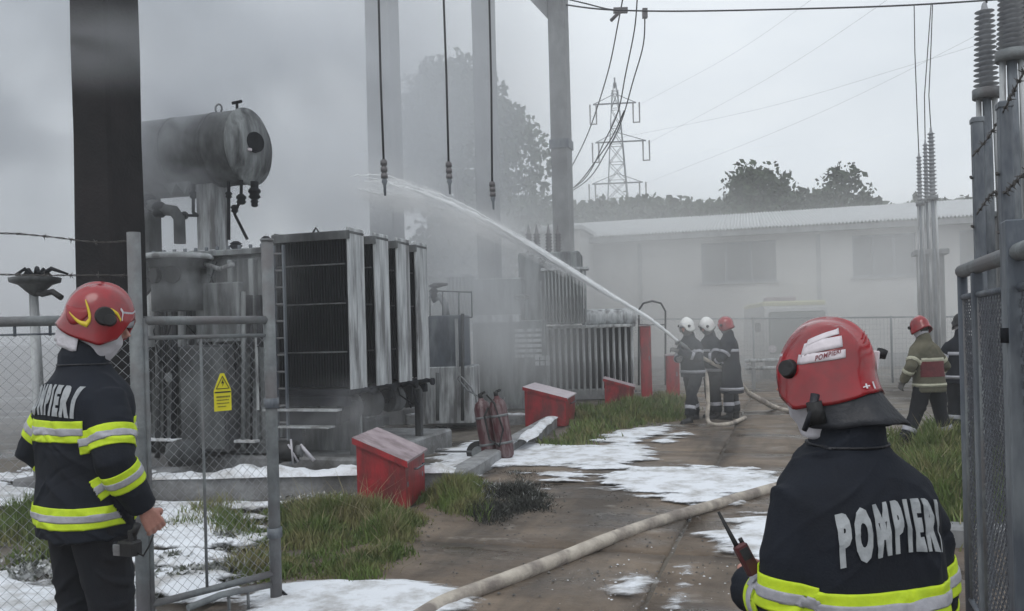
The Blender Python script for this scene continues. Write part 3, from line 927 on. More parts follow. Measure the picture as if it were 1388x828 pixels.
# pale vehicle standing before the building, seen through haze
vn = thing('parked_van', 'pale van with cream roof standing in the haze before the white wall', 'van', W(1062, 480, 27.5) * 1 - Vector((0, 0, W(1062, 480, 27.5).z)), R(-8))
b_ = MB()
pf = [(-2.4, .35), (-2.4, 1.5), (-2.25, 2.15), (-1.95, 2.25), (2.3, 2.25), (2.4, 2.1), (2.4, .35)]
w_ = .95
vs = [(-w_ * (1 - .06 * max(0, z - 1.3)), x, z) for x, z in pf] + [(w_ * (1 - .06 * max(0, z - 1.3)), x, z) for x, z in pf]
n = len(pf)
b_.raw(vs, [tuple(range(n)), tuple(range(2 * n - 1, n - 1, -1))] + [(i, n + i, n + (i + 1) % n, (i + 1) % n) for i in range(n)])
b_.build('body', M_VAN, vn)
MB().box((0, .05, 2.3), (1.84, 4.2, .14), None, .05).build('roof', M_VANY, vn)
MB().box((0, -2.40, 1.42), (1.62, .05, 1.25), None, .05).build('windscreen', M_GLASSD, vn)
MB().box((0, -2.44, .5), (1.9, .12, .28), None, .03).build('bumper', M_BLACK, vn)
for s_ in (-1, 1):
    MB().tube([(s_ * .72, -2.43, .95), (s_ * .72, -2.38, .95)], .12, 12).build('headlight', M_DECAL, vn)
    MB().box((s_ * 1.08, -2.05, 1.6), (.16, .1, .26), None, .02).build('mirror', M_BLACK, vn)
    for y in (-1.5, 1.5):
        w = MB().tube([(s_ * .70, y, .33), (s_ * .93, y, .33)], .33, 18).build('wheel', M_BLACK, vn)
        MB().tube([(s_ * .92, y, .33), (s_ * .945, y, .33)], .18, 12).build('rim', M_GALV, w)
MB().box((-.35, -1.6, 2.44), (.9, .5, .14), None, .04).build('roof_pack', M_REDLID, vn)

# ------------------------------------------------------------------ gantry columns
def gantry(label, px0, px1, py, Y, H, m, top_bracket=False, taper=.985, sooty=False):
    c = W((px0 + px1) / 2, py, Y); w = (px1 - px0) / F_PX * Y * .86
    t = thing('gantry_column', label, 'gantry column', (c.x, Y, 0), TH, 'concrete gantry columns')
    b = MB()
    n = 10
    vs, fs = [], []
    for i in range(n + 1):
        z = H * i / n
        k = 1 - (1 - taper) * i / n
        jig = .006 * fbm(z, Y, .9)
        ww = w / 2 * k + jig; ch = .03
        ring = [(-ww + ch, -ww), (ww - ch, -ww), (ww, -ww + ch), (ww, ww - ch), (ww - ch, ww), (-ww + ch, ww), (-ww, ww - ch), (-ww, -ww + ch)]
        vs += [(x, y, z - (.3 if i == 0 else 0)) for x, y in ring]
    for i in range(n):
        for k in range(8):
            fs.append((i * 8 + k, i * 8 + (k + 1) % 8, (i + 1) * 8 + (k + 1) % 8, (i + 1) * 8 + k))
    fs.append(tuple(range(n * 8, n * 8 + 8)))
    b.raw(vs, fs)
    b.build('column_shaft', m, t)
    MB().box((0, 0, .12), (w * 1.8, w * 1.8, .3), None, .03).build('footing', M_CONC, t)
    # step bands
    if sooty:
        MB().box((0, 0, 6.8), (w - .10, w + .012, .04)).build('clamp_band', M_SOOTM, t)
    return t, w
g1, gw = gantry('soot blackened gantry column rising behind the left firefighter', 110, 186, 250, 9.0, 9.5, M_SOOT, sooty=True, taper=.93)
g2, _ = gantry('pale gantry column left of the big tree, fading into smoke', 500, 542, 150, 16.4, 14, M_CONC, taper=.97)
g3, _ = gantry('middle gantry column in front of the big tree', 643, 674, 150, 21, 16, M_CONC, taper=.95)
g4, gw4 = gantry('rightmost gantry column carrying the overhead conductor', 746, 774, 160, 24, 14, M_CONC)
zt = W(740, 0, 24).z
MB().raw([(-gw4 / 2, -gw4 / 2, zt - .55), (-gw4 / 2 - 1.2, -gw4 / 2, zt + .9), (-gw4 / 2 - 1.2, -gw4 / 2, zt + 1.5), (-gw4 / 2, -gw4 / 2, zt + 1.5),
          (-gw4 / 2, gw4 / 2, zt - .55), (-gw4 / 2 - 1.2, gw4 / 2, zt + .9), (-gw4 / 2 - 1.2, gw4 / 2, zt + 1.5), (-gw4 / 2, gw4 / 2, zt + 1.5)],
         [(3, 2, 1, 0), (4, 5, 6, 7), (0, 1, 5, 4), (1, 2, 6, 5), (2, 3, 7, 6), (3, 0, 4, 7)]).build('bracket', M_CONC, g4)
MB().box((0, 0, 6.9), (gw4 + .06, gw4 + .06, .25)).build('clamp_band', M_GALVD, g4)
# beam between the columns, above the picture
bm = thing('gantry_beam', 'high concrete gantry beam above the columns', 'beam', (0, 0, 0))
pA, pB = W(520, 100, 16.4), W(760, 100, 24)
MB().box((0, 0, 0), ((pB - pA).length + 2, .5, .6), T3(((pA.x + pB.x) / 2, (pA.y + pB.y) / 2, 13.6)) @ rotM(0, 0, math.atan2(pB.y - pA.y, pB.x - pA.x))).build('beam_body', M_CONC, bm)

# ------------------------------------------------------------------ pylon and wires
def pylon():
    Y = 95.0
    b = W(842, 450, Y)
    t = thing('lattice_pylon', 'lattice power pylon with three cross arms on the skyline', 'pylon', (b.x, Y, 0), R(-5))
    H = W(842, 105, Y).z
    m = M_GALVD
    leg = MB()
    hw = lambda z: 2.1 - 1.85 * min(1, z / H) if z < H * .97 else .12
    for sx in (-1, 1):
        for sy in (-1, 1):
            zz = np.linspace(0, H * .98, 9)
            MB().tube([(sx * hw(z), sy * hw(z), z) for z in zz], .065, 4).build('leg', m, t)
    br = MB()
    lv = np.linspace(0, H * .95, 15)
    for i in range(14):
        z0, z1 = lv[i], lv[i + 1]
        for sx, sy, tx, ty in ((-1, -1, 1, -1), (1, -1, 1, 1), (1, 1, -1, 1), (-1, 1, -1, -1)):
            br.tube([(sx * hw(z0), sy * hw(z0), z0), (tx * hw(z1), ty * hw(z1), z1)], .04, 3)
            br.tube([(tx * hw(z0), ty * hw(z0), z0), (sx * hw(z1), sy * hw(z1), z1)], .04, 3)
            br.tube([(sx * hw(z1), sy * hw(z1), z1), (tx * hw(z1), ty * hw(z1), z1)], .04, 3)
    br.build('bracing', m, t, kind='stuff')
    MB().tube([(0, 0, H * .96), (0, 0, H)], .1, 5).build('peak', m, t)
    for py, xl, xr in ((140, 812, 870), (192, 814, 882), (248, 808, 876)):
        z = W(842, py, Y).z
        a, c = (xl - 842) / F_PX * Y, (xr - 842) / F_PX * Y
        ar = MB()
        ar.tube([(a, 0, z), (c, 0, z)], .10, 4)
        ar.tube([(a, 0, z), (0, 0, z + 1.1)], .05, 4).tube([(c, 0, z), (0, 0, z + 1.1)], .05, 4)
        o = ar.build('cross_arm', m, t)
        for x in (a, c):
            MB().tube([(x - .35, 0, z), (x - .35, 0, z - 2.2), (x + .35, 0, z - 2.2), (x + .35, 0, z)], .10, 5).build('insulator_string', M_PORC, o)
    return t
pylon()

def wire(name, label, pts, r, m=M_CABLE, group=None, cat='overhead wire', n=5, sub=6):
    """smooth wire through world points"""
    P_ = [Vector(p) for p in pts]
    out = []
    for i in range(len(P_) - 1):
        p0, p1, p2, p3 = P_[max(0, i - 1)], P_[i], P_[i + 1], P_[min(len(P_) - 1, i + 2)]
        for k in range(sub):
            t = k / sub
            out.append(.5 * ((2 * p1) + (-p0 + p2) * t + (2 * p0 - 5 * p1 + 4 * p2 - p3) * t * t + (-p0 + 3 * p1 - 3 * p2 + p3) * t ** 3))
    out.append(P_[-1])
    o = MB().tube(out, r, n).build(name, m)
    return tag(o, label, cat, group)
def wpx(pts, Y0, Y1=None):
    Y1 = Y0 if Y1 is None else Y1
    n = len(pts) - 1
    return [W(x, y, Y0 + (Y1 - Y0) * i / n) for i, (x, y) in enumerate(pts)]
wire('conductor', 'long sagging overhead conductor running right across the top of the sky', wpx([(765, 6), (800, 11), (845, 14), (930, 15), (1080, 12), (1230, 7), (1400, -4)], 24, 20), .022, group='overhead conductors')
wire('conductor', 'short upper tension cable from the rightmost gantry column', wpx([(765, -2), (795, 5), (818, 11), (830, 13)], 24, 24), .02, group='overhead conductors')
for lab, pts in (('jumper cable dropping from the clamp left of the pylon to mid sky', [(845, -6), (838, 30), (826, 90), (808, 150), (792, 192), (770, 235)]),
                 ('jumper cable passing before the pylon top and ending low beside the rightmost column', [(864, -6), (860, 40), (848, 100), (838, 150), (820, 190), (790, 245), (735, 275)]),
                 ('rightmost jumper cable curving down across the pylon', [(874, 16), (872, 60), (858, 110), (842, 165), (822, 205), (795, 245), (745, 275)]),
                 ('lowest jumper cable behind the rightmost gantry column', [(846, 150), (830, 185), (806, 220), (780, 252), (738, 280)])):
    wire('jumper_cable', lab, wpx(pts, 24, 30), .020, group='jumper cables')
tag(MB().tube([W(843, 13, 24), W(828, 28, 24)], .05, 6).build('clamp_arm', M_PORC), 'short dark clamp arm hanging off the conductor', 'clamp')
tag(MB().box(W(874, 18, 24), (.14, .14, .26)).build('line_clamp', M_PORC), 'small upright dark clamp gripping the conductor above the rightmost jumper cable', 'clamp')
tag(MB().box(W(841, 14, 24), (.4, .12, .14)).build('line_clamp', M_PORC), 'flat dark clamp on the conductor where the short clamp arm hangs', 'clamp')
for i, (a, b, lb) in enumerate((((940, 92), (1110, -8), 'uppermost faint power line crossing the pale sky, nearest the pylon'), ((965, 115), (1195, 5), 'second faint power line crossing the pale sky, the plainest of the four'), ((930, 160), (1235, 88), 'third faint power line crossing the pale sky above the round tree'), ((990, 195), (1300, 60), 'lowest faint power line slanting above the pointed tree'))):
    arm_px = ((870, 140), (882, 192), (812, 192), (876, 248))[i]
    wire('power_line', lb, [W(*arm_px, 95), W(arm_px[0] * .5 + b[0] * .5, arm_px[1] * .5 + b[1] * .5 + 9, 77), W(b[0], b[1], 60), W(b[0] + (b[0] - arm_px[0]) * .6, b[1] + (b[1] - arm_px[1]) * .75, 45)], .008, group='faint power lines', n=4)

# three loose droppers over the transformer with dark end fittings
def dropper(label, pts, ytip, Y):
    t = thing('dropper_cable', label, 'dropper cable', W(*pts[-1], Y), 0, 'loose dropper cables')
    path = wpx([(pts[0][0] - 1, -260)] + pts, Y)
    MB().tube(path, .016, 6).build('cable', M_CABLE, t, world=True)
    e = path[-1]
    tip = W(pts[-1][0] + 2, ytip, Y)
    dd = e - tip
    b = MB()
    L = dd.length
    for k in range(5):
        c = e - dd * (.1 + .09 * k)
        b.tube([c + Vector((0, 0, .03)), c - Vector((0, 0, .03))], .045 if k % 2 == 0 else .032, 8)
    b.tube([e, e - dd * .5], .028, 8)
    b.build('end_fitting', M_PORC, t, world=True)
    MB().tube([e - dd * .5, e - dd * .6, e - dd * .72, tip], [.02, .04, .02, .014], 8).build('lug', M_GALVD, t, world=True)
dropper('leftmost loose dropper cable hanging over the radiators', [(513, -10), (516, 110), (520, 216)], 265, 11.0)
dropper('middle loose dropper cable with ribbed end fitting', [(601, -10), (605, 100), (608, 219)], 263, 12.0)
dropper('rightmost and lowest loose dropper cable before the middle gantry column', [(663, -10), (666, 120), (667, 246)], 284, 12.5)
# ================================================================== THE BURNT TRANSFORMER
A0 = W(383, 640, 10.2); A0.z = 0
tr = thing('power_transformer', 'large burnt power transformer with four radiators and a round conservator tank in smoke', 'transformer', A0, TH)
TI = MW[tr].inverted()
def L(px, py, v):
    """local point (u, v, z) of the transformer frame seen at px, py on the plane local y = v"""
    o_ = TI @ Vector((0, 0, EYE)); d = TI.to_3x3() @ ray(px, py)
    return o_ + d * ((v - o_.y) / d.y)
MB().box((-.52, 1.40, .09), (3.1, 3.0, .30), None, .03).build('plinth', M_KERB, tr)
# tank with stiffeners, cover and bolts
UX0, UX1 = -1.98, -.22
tank = MB().box(((UX0 + UX1) / 2, 1.5, 1.52), (UX1 - UX0, 2.9, 2.34), None, .05).build('tank', M_TANK, tr)
MB().box(((UX0 + UX1) / 2, 1.5, .34), (UX1 - UX0 + .3, 3.1, .14), None, .02).build('base_frame', M_SOOTG, tr)
MB().box(((UX0 + UX1) / 2, 1.5, 2.72), (UX1 - UX0 + .16, 3.06, .07), None, .015).build('tank_cover', M_TANK, tr)
ribme = MB().box((0, 0, 0), (.07, .11, 2.2), None, .012).mesh('stiffener', M_TANK)
for x in np.linspace(UX0 + .14, UX1 - .12, 6):
    piece(ribme, 'stiffener', tr, T3((x, -.002, 1.52)))
ribm2 = MB().box((0, 0, 0), (.11, .07, 2.2), None, .012).mesh('stiffener', M_TANK)
for y in np.linspace(.3, 2.7, 5):
    piece(ribm2, 'stiffener', tr, T3((UX1 + .0, y, 1.52)))
boltme = MB().tube([(0, 0, 0), (0, 0, .05)], .022, 6).mesh('bolt', M_GALVD)
for x in np.linspace(UX0, UX1, 12):
    piece(boltme, 'bolt', tr, T3((x, .02, 2.75)))
# radiators
def radiator(y0, k, last):
    w, dp, z0, z1 = .93, .36, 1.06, 2.86
    r = MB()
    for z in (z0 + .10, z1 - .12):                       # header pipes, front and back rows
        r.tube([(-.02, y0 + dp / 2, z), (w, y0 + dp / 2, z)], .055, 10)
    rad = r.build('radiator', M_SOOTM, tr)
    n = 26
    prof = [(-.006, 0), (-.009, .03), (-.004, .09), (-.009, .15), (-.004, .21), (-.009, .27), (-.006, dp)]
    poly = prof + [(-x, y) for x, y in reversed(prof)]
    fm = MB().prism(poly, z0, z1).mesh('radiator_fin', M_SOOTM)
    for i in range(n):
        piece(fm, 'radiator_fin', rad, T3((w * i / (n - 1), y0, random.uniform(-.006, .006))))
    MB().box((w + .03, y0 + dp / 2, (z0 + z1) / 2 + .02), (.035, dp + .02, z1 - z0 + .10), None, .01).build('end_plate', M_PALE, rad)
    MB().box((-.03, y0 + dp / 2, (z0 + z1) / 2 + .02), (.03, dp, z1 - z0 + .06), None, .01).build('end_plate', M_SOOTG, rad)
    MB().box((w / 2, y0 - .012, z1 - .02), (w + .12, .03, .10), None, .008).box((w / 2, y0 + dp / 2, z1 + .01), (w + .10, dp, .03)).build('top_cap', M_SOOTG, rad)
    for z in (z1 - .36, z0 + .98, z0 + .96 - .55):
        MB().box((w / 2, y0 - .012, z), (w - .02, .016, .018)).build('tie_bar', M_SOOTG, rad)
    MB().tube([(w * .55 - .05, y0 + .05, z1 + .02), (w * .55, y0 + .05, z1 + .09), (w * .55 + .05, y0 + .05, z1 + .02)], .012, 6).build('lifting_eye', M_SOOTG, rad)
    hb_ = MB()
    for z in (z0 + .10, z1 - .12):
        hb_.tube([(-.26, y0 + dp / 2, z), (-.02, y0 + dp / 2, z)], .06, 10)
        hb_.tube([(-.16, y0 + dp / 2, z), (-.13, y0 + dp / 2, z)], .095, 12)
    hb_.build('header_pipe', M_SOOTG, rad)
for k, y0 in enumerate((0, .66, 1.29, 1.88)):
    radiator(y0, k, k == 3)
# scorched cradle, pipes and fans under the radiators
MB().box((.45, 1.1, 1.0), (1.0, 2.3, .07), None, .015).build('cradle_beam', M_SOOTM, tr)
for y in (-.02, 1.1, 2.2):
    MB().box((.40, y, .90), (1.08, .10, .12), None, .015).build('cradle_beam', M_SOOTM, tr)
MB().box((.36, -.12, .80), (1.0, .12, .025)).build('ledge', M_FOAMED, tr)
MB().box((.38, -.10, .60), (.72, .16, .022)).build('ledge', M_FOAMED, tr)
MB().box((.38, .02, .70), (.80, .10, .18), None, .02).build('cradle_beam', M_SOOTM, tr)
for i, (x, y) in enumerate(((1.02, .25), (1.0, .85), (1.02, 1.45), (1.0, 2.05))):
    Mf = T3((x - .25, y, .80)) @ rotM(R(90), 0, R(-20))
    f = MB().tube([(0, 0, -.09), (0, 0, .09)], .17, 16, Mf).build('cooling_fan', M_SOOTG, tr)
    MB().lathe([(.02, .085), (.05, .105), (.05, .13), (.0, .135)], 10, Mf).build('fan_hub', M_SOOTM, f)
    MB().tube([(x - .05, y - .12, .98), (x + .06, y - .12, 1.02), (x + .16, y - .12, 1.0)], .03, 6).tube([(x + .13, y - .12, 1.0), (x + .17, y - .12, 1.0)], .05, 8).build('drain_valve', M_SOOTM, tr)
cl = MB()
rr_ = random.Random(3)
for i in range(16):
    x, y = rr_.uniform(-.1, 1.0), rr_.uniform(-.05, 2.0)
    cl.tube([(x, y, .98), (x + rr_.uniform(-.04, .04), y, rr_.uniform(.62, .9)), (x + rr_.uniform(-.2, .2), y + .05, rr_.uniform(.6, .8))], rr_.uniform(.008, .022), 6)
cl.build('burnt_wiring', M_SOOTM, tr, kind='stuff')
for x in (.02, .9):
    for y in (.15, 2.0):
        MB().box((x, y, .52), (.09, .09, .74), None, .01).build('cradle_leg', M_SOOTG, tr)
MB().box((.42, .5, .52), (.78, .05, .56), None, .01).build('skirt_panel', M_TANK, tr)
# conservator tank
RC = .475
cz = L(330, 200, .55).z
ce = L(337, 200, .55).x
Mc = T3((ce, .55, cz)) @ rotM(0, R(90), 0)
cons = MB().lathe([(RC * .96, -2.2), (RC, -2.15), (RC, -.05), (RC * .995, 0)], 40, Mc).build('conservator', M_SOOTG, tr)
MB().lathe([(RC + .02, -.012), (RC + .02, .018), (RC * .96, .02), (RC * .80, .10), (RC * .5, .155), (.0, .17)], 40, Mc).build('dished_end', M_TANK, cons)
for x in (-.42, -1.05, -1.75):
    MB().lathe([(RC + .008, x - .025), (RC + .008, x + .025)], 40, Mc).build('band', M_SOOTG, cons)
MB().tube([(ce + .05, .52 - .05, cz + .02), (ce + .2, .50 - .08, cz + .02)], .13, 18, T3((0, 0, 0))).build('manhole', M_SOOTM, cons)
MB().box((ce + .17, .33, cz - .09), (.03, .05, .03)).build('gauge', M_DECAL, cons)
e1_ = L(293, 146, .45); e2_ = L(318, 142, .45)
ring = [(e1_.x + .05 * math.cos(a), .5, cz + RC + .05 + .06 * math.sin(a)) for a in np.linspace(-.8, math.pi + .8, 9)]
MB().tube(ring, .013, 6).build('lifting_eye', M_SOOTG, cons)
MB().tube([(e2_.x, .5, cz + RC - .02), (e2_.x, .5, cz + RC + .10)], .018, 6).tube([(e2_.x - .07, .5, cz + RC + .10), (e2_.x + .07, .5, cz + RC + .11)], .02, 6).build('breather_valve', M_SOOTM, cons)
# second dome beyond it, half hidden in smoke
Mc2 = T3((ce - 1.0, 1.25, cz + .05)) @ rotM(0, R(90), 0)
MB().lathe([(.3, -1.3), (.46, -1.2), (.47, -.1), (.40, -.02), (.2, .05), (.0, .07)], 30, Mc2).build('expansion_vessel', M_SOOTG, tr)
# gusset plates beneath
for px in (232, 250):
    q = L(px, 243, .35)
    MB().raw([(q.x - .28, .32, cz - .22), (q.x + .2, .32, cz - .22), (q.x + .02, .32, cz - .58), (q.x - .28, .36, cz - .22), (q.x + .2, .36, cz - .22), (q.x + .02, .36, cz - .58)],
             [(0, 2, 1), (3, 4, 5), (0, 1, 4, 3), (1, 2, 5, 4), (2, 0, 3, 5)]).build('gusset', M_TANK, tr)
sup = L(288, 300, .55)
MB().box((sup.x, .55, (2.72 + cz - .3) / 2), (.28, .30, cz - .3 - 2.72), None, .02).build('support_column', M_PALE, tr)
MB().box((sup.x, .55, 2.78), (.44, .46, .06), None, .01).build('column_foot', M_PALE, tr)
for s_ in (-1, 1):
    MB().raw([(sup.x + s_ * .17, .38, 2.74), (sup.x + s_ * .32, .38, 2.74 - .42), (sup.x + s_ * .28, .38, 2.74 - .44), (sup.x + s_ * .12, .38, 2.72),
              (sup.x + s_ * .17, .40, 2.74), (sup.x + s_ * .32, .40, 2.74 - .42), (sup.x + s_ * .28, .40, 2.74 - .44), (sup.x + s_ * .12, .40, 2.72)],
             [(0, 1, 2, 3), (7, 6, 5, 4), (0, 4, 5, 1), (1, 5, 6, 2), (2, 6, 7, 3), (3, 7, 4, 0)]).build('brace', M_PALE, tr)
s2 = L(205, 300, .6)
MB().box((s2.x - .02, .6, (2.72 + cz - .3) / 2), (.2, .24, cz - .3 - 2.72), None, .02).build('support_column', M_SOOTG, tr)
def pipe(name, pts, v, r, m=M_SOOTG, n=10, parent=None):
    return MB().tube([L(x, y, v) for x, y in pts], r, n).build(name, m, parent or tr)
p_ = pipe('oil_pipe', [(203, 276), (222, 284), (236, 286), (243, 296), (244, 330)], .3, .075)
pipe('oil_pipe', [(262, 243), (262, 288), (268, 292)], .4, .022, M_SOOTM)
pipe('oil_pipe', [(310, 246), (310, 325)], .4, .022, M_SOOTM)
pipe('oil_pipe', [(327, 244), (327, 268), (318, 290), (335, 324)], .35, .020, M_SOOTM)
pipe('oil_pipe', [(345, 246), (345, 262)], .4, .05, M_SOOTM)
pipe('oil_pipe', [(248, 292), (268, 292)], .35, .02, M_SOOTM)
def blob(name, px, py, v, r, m=M_SOOTM, n=10, parent=None):
    q = L(px, py, v)
    return MB().lathe([(r * .5, -r), (r * .95, -r * .6), (r * .7, -r * .1), (r, r * .2), (r * .9, r * .6), (r * .45, r)], n, T3(q)).build(name, m, parent or tr)
for q in ((262, 264, .4, .05), (310, 264, .4, .045), (327, 270, .35, .065), (345, 262, .4, .08), (345, 275, .4, .05), (318, 283, .35, .05), (250, 292, .35, .05), (202, 272, .3, .09), (216, 284, .28, .10)):
    blob('valve', *q)
# burnt bushing turret on the tank's near left
tq = L(240, 352, -.30)
MB().lathe([(.30, -.62), (.30, -.30), (.27, -.30), (.27, -.10), (.33, -.10), (.33, -.04), (.41, 0), (.41, .04), (.2, .07), (.0, .08)], 28, T3(tq)).build('turret', M_SOOTG, tr)
MB().lathe([(.415, -.015), (.425, .02), (.40, .05), (.33, .055)], 28, T3(tq + Vector((0, 0, .01)))).build('turret_flange', M_FOAMED, tr)
for a, rr2 in ((-1.9, .09), (-1.1, .10), (-2.6, .07)):
    c_ = tq + Vector((math.cos(a) * .26, math.sin(a) * .26, -.2))
    MB().tube([c_, c_ + Vector((math.cos(a) * .06, math.sin(a) * .06, 0))], rr2, 14).build('port', M_BLACK, tr)
MB().lathe([(.15, -.12), (.17, .0), (.1, .12), (.02, .14)], 14, T3(L(236, 382, -.35))).build('drain_bowl', M_SOOTG, tr)
for pts, r, m in (([(236, 390), (237, 500), (235, 615)], .035, M_SOOTM), ([(213, 400), (214, 520), (213, 620)], .03, M_SOOTG), ([(196, 350), (197, 500), (198, 650)], .045, M_TANK),
                  ([(222, 390), (223, 440), (224, 600)], .02, M_SOOTM), ([(246, 385), (247, 420), (247, 470)], .05, M_PALE), ([(205, 395), (205, 470)], .08, M_PALE), ([(281, 385), (284, 430)], .03, M_SOOTM),
                  ([(318, 395), (318, 600)], .018, M_SOOTM), ([(330, 395), (330, 610)], .03, M_TANK), ([(341, 400), (341, 600)], .014, M_SOOTM), ([(291, 385), (291, 600)], .025, M_PALE)):
    pipe('oil_pipe', pts, -.12, r, m)
for a, b in (((190, 365), (225, 400)), ((228, 365), (193, 405)), ((205, 350), (240, 350))):
    pipe('strut', [a, b], -.3, .018, M_SOOTG, 6)
# marshalling cabinet on the tank side
ca, cb = L(252, 468, -.18), L(318, 610, -.18)
cab = MB().box(((ca.x + cb.x) / 2, -.17, (ca.z + cb.z) / 2), (cb.x - ca.x, .28, ca.z - cb.z), None, .015).build('control_cabinet', mat('dark_cabinet_paint', (.05, .055, .06), (.03, .033, .037), .6, 5, .2, c3=(.10, .10, .105), s3=3), tr)
MB().box(((ca.x + cb.x) / 2, -.318, (ca.z + cb.z) / 2), (cb.x - ca.x - .05, .014, ca.z - cb.z - .06), None, .004).build('cabinet_door', M_SOOTG, cab)
MB().box((cb.x - .07, -.335, (ca.z + cb.z) / 2), (.02, .02, .12)).build('handle', M_BLACK, cab)
c2a, c2b = L(270, 385, -.1), L(330, 462, -.1)
MB().box(((c2a.x + c2b.x) / 2, -.12, (c2a.z + c2b.z) / 2), (c2b.x - c2a.x, .14, c2a.z - c2b.z), None, .015).build('relay_box', M_TANK, tr)
for px in (322, 334, 348):
    a, b = L(px, 400, -.08), L(px + 8, 470, -.08)
    MB().box(((a.x + b.x) / 2, -.08, (a.z + b.z) / 2), (b.x - a.x, .06, a.z - b.z), None, .01).build('gauge_panel', M_SOOTM, tr)
cc = L(250, 620, -.35)
MB().lathe([(.0, -.14), (.18, -.14), (.22, 0), (.2, .12), (.08, .16)], 16, T3((cc.x, -.35, .30))).build('sump', M_SOOTG, tr)
# ladder between the tank and the radiators
la = L(371, 336, -.12); lb2 = L(384, 336, -.12)
for x in (la.x, lb2.x):
    MB().box((x, -.12, 1.55), (.022, .04, 2.4)).build('ladder_rail', M_GALVD, tr)
rm = MB().tube([(la.x, -.12, 0), (lb2.x, -.12, 0)], .013, 6).mesh('ladder_rung', M_GALV)
for i in range(12):
    piece(rm, 'ladder_rung', tr, T3((0, 0, .45 + .2 * i)))
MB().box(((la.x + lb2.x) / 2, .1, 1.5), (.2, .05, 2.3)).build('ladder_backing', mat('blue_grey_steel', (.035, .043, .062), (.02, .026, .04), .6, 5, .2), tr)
# hanging burnt cables, conduit clips and foam streaks on the tank front
rr_ = random.Random(9)
wi = MB()
for i in range(18):
    x = rr_.uniform(UX0 + .1, UX1 - .1); z = rr_.uniform(1.7, 2.65)
    wi.tube([(x, -.10, z), (x + rr_.uniform(-.08, .08), -.16, z - .2), (x + rr_.uniform(-.2, .2), -.14, z - rr_.uniform(.4, .9))], rr_.uniform(.006, .014), 5)
wi.build('hanging_cables', M_SOOTM, tr, kind='stuff')
for i in range(9):
    x = UX0 + .12 + i * .2; z0_ = rr_.uniform(.6, 1.3); z1_ = z0_ + rr_.uniform(.5, 1.2)
    MB().box((x, -.075 - rr_.uniform(0, .02), (z0_ + z1_) / 2), (rr_.uniform(.02, .07), .012, z1_ - z0_), None, .003).build('cable_tray', rr_.choice([M_PALE, M_TANK, M_SOOTG]), tr)
for x, z in ((-1.75, 2.35), (-1.3, 2.05), (-.9, 2.4), (-.6, 1.9), (-1.5, 1.2)):
    MB().tube([(x, -.05, z), (x, -.14, z)], .045, 12).tube([(x, -.13, z), (x, -.155, z)], .062, 12).build('flange', M_TANK, tr)
for x in (-1.62, -1.02):
    MB().tube([(x, -.18, 2.62), (x + .35, -.2, 2.5), (x + .55, -.2, 2.55)], .028, 8).build('oil_pipe', M_PALE, tr)
# bushings stubs on the tank cover
for x, y, h in ((-.55, .6, .22), (-.35, 1.2, .28), (-.9, .45, .16)):
    MB().lathe([(.07, 0), (.09, .03), (.05, .06), (.085, .1), (.05, .13), (.08, h * .8), (.03, h)], 12, T3((x, y, 2.75))).build('bushing_stub', M_SOOTM, tr)
# foam dribbled on the tank base
MB().box((-1.1, -.13, .425), (1.7, .12, .03), None, .01).build('foam_crust', M_FOAM, tr, kind='stuff')

# burnt bushing stump on its post, behind the left fence
bq = W(50, 470, 9.6)
bb = thing('burnt_bushing', 'scorched isolator head on a pale post behind the left fence', 'isolator', (bq.x, 9.6, 0), TH)
zt_ = W(50, 385, 9.6).z
MB().tube([(0, 0, -.1), (0, 0, 1.2), (-.03, 0, zt_)], [.07, .06, .045], 10).build('post', M_PALE, bb)
MB().lathe([(.03, -.16), (.10, -.1), (.17, -.03), (.26, 0), (.27, .05), (.12, .08), (.0, .09)], 14, T3((0, 0, zt_ + .02))).build('insulator_head', M_SOOTG, bb)
for a, l in ((.2, .40), (2.9, .26), (1.4, .2), (-.6, .3), (3.9, .2)):
    MB().tube([(0, 0, zt_ + .05), (math.cos(a) * l * .5, math.sin(a) * l * .5, zt_ + .17), (math.cos(a) * l, math.sin(a) * l, zt_ + .10)], [.03, .025, .012], 7).build('contact_arm', M_SOOTM, bb)
MB().tube([(0, 0, zt_ - .08), (.15, -.05, zt_ - .12), (.3, -.05, zt_ - .1), (.42, -.05, zt_ - .17)], .035, 8).build('burnt_cable', M_BLACK, bb)
MB().box((0, 0, .05), (.4, .4, .2), None, .02).build('footing', M_CONC, bb)

# black pump with pale fittings at the transformer's foot
pq = W(400, 636, 9.95); pq.z = .02
pm = thing('water_pump', 'small black pump lying at the foot of the transformer with pale fittings', 'pump', (pq.x, pq.y - .35, 0.24), TH + .2)
MB().tube([(-.13, 0, .13), (.12, 0, .13)], .12, 14).build('motor', M_BLACK, pm)
MB().tube([(.12, 0, .13), (.18, 0, .13)], .07, 12).build('coupling', M_GALV, pm)
for x in (-.09, .09):
    MB().box((x, 0, .01), (.04, .22, .03)).build('foot', M_GALVD, pm)
MB().tube([(.16, 0, .2), (.24, .02, .1), (.32, .0, .02)], .022, 8).build('hose_stub', M_HOOD, pm)
MB().tube([(.06, -.1, .22), (.17, -.1, .02)], .012, 6).tube([(.1, -.12, .28), (.12, -.12, .0)], .012, 6).build('stand', M_HOOD, pm)

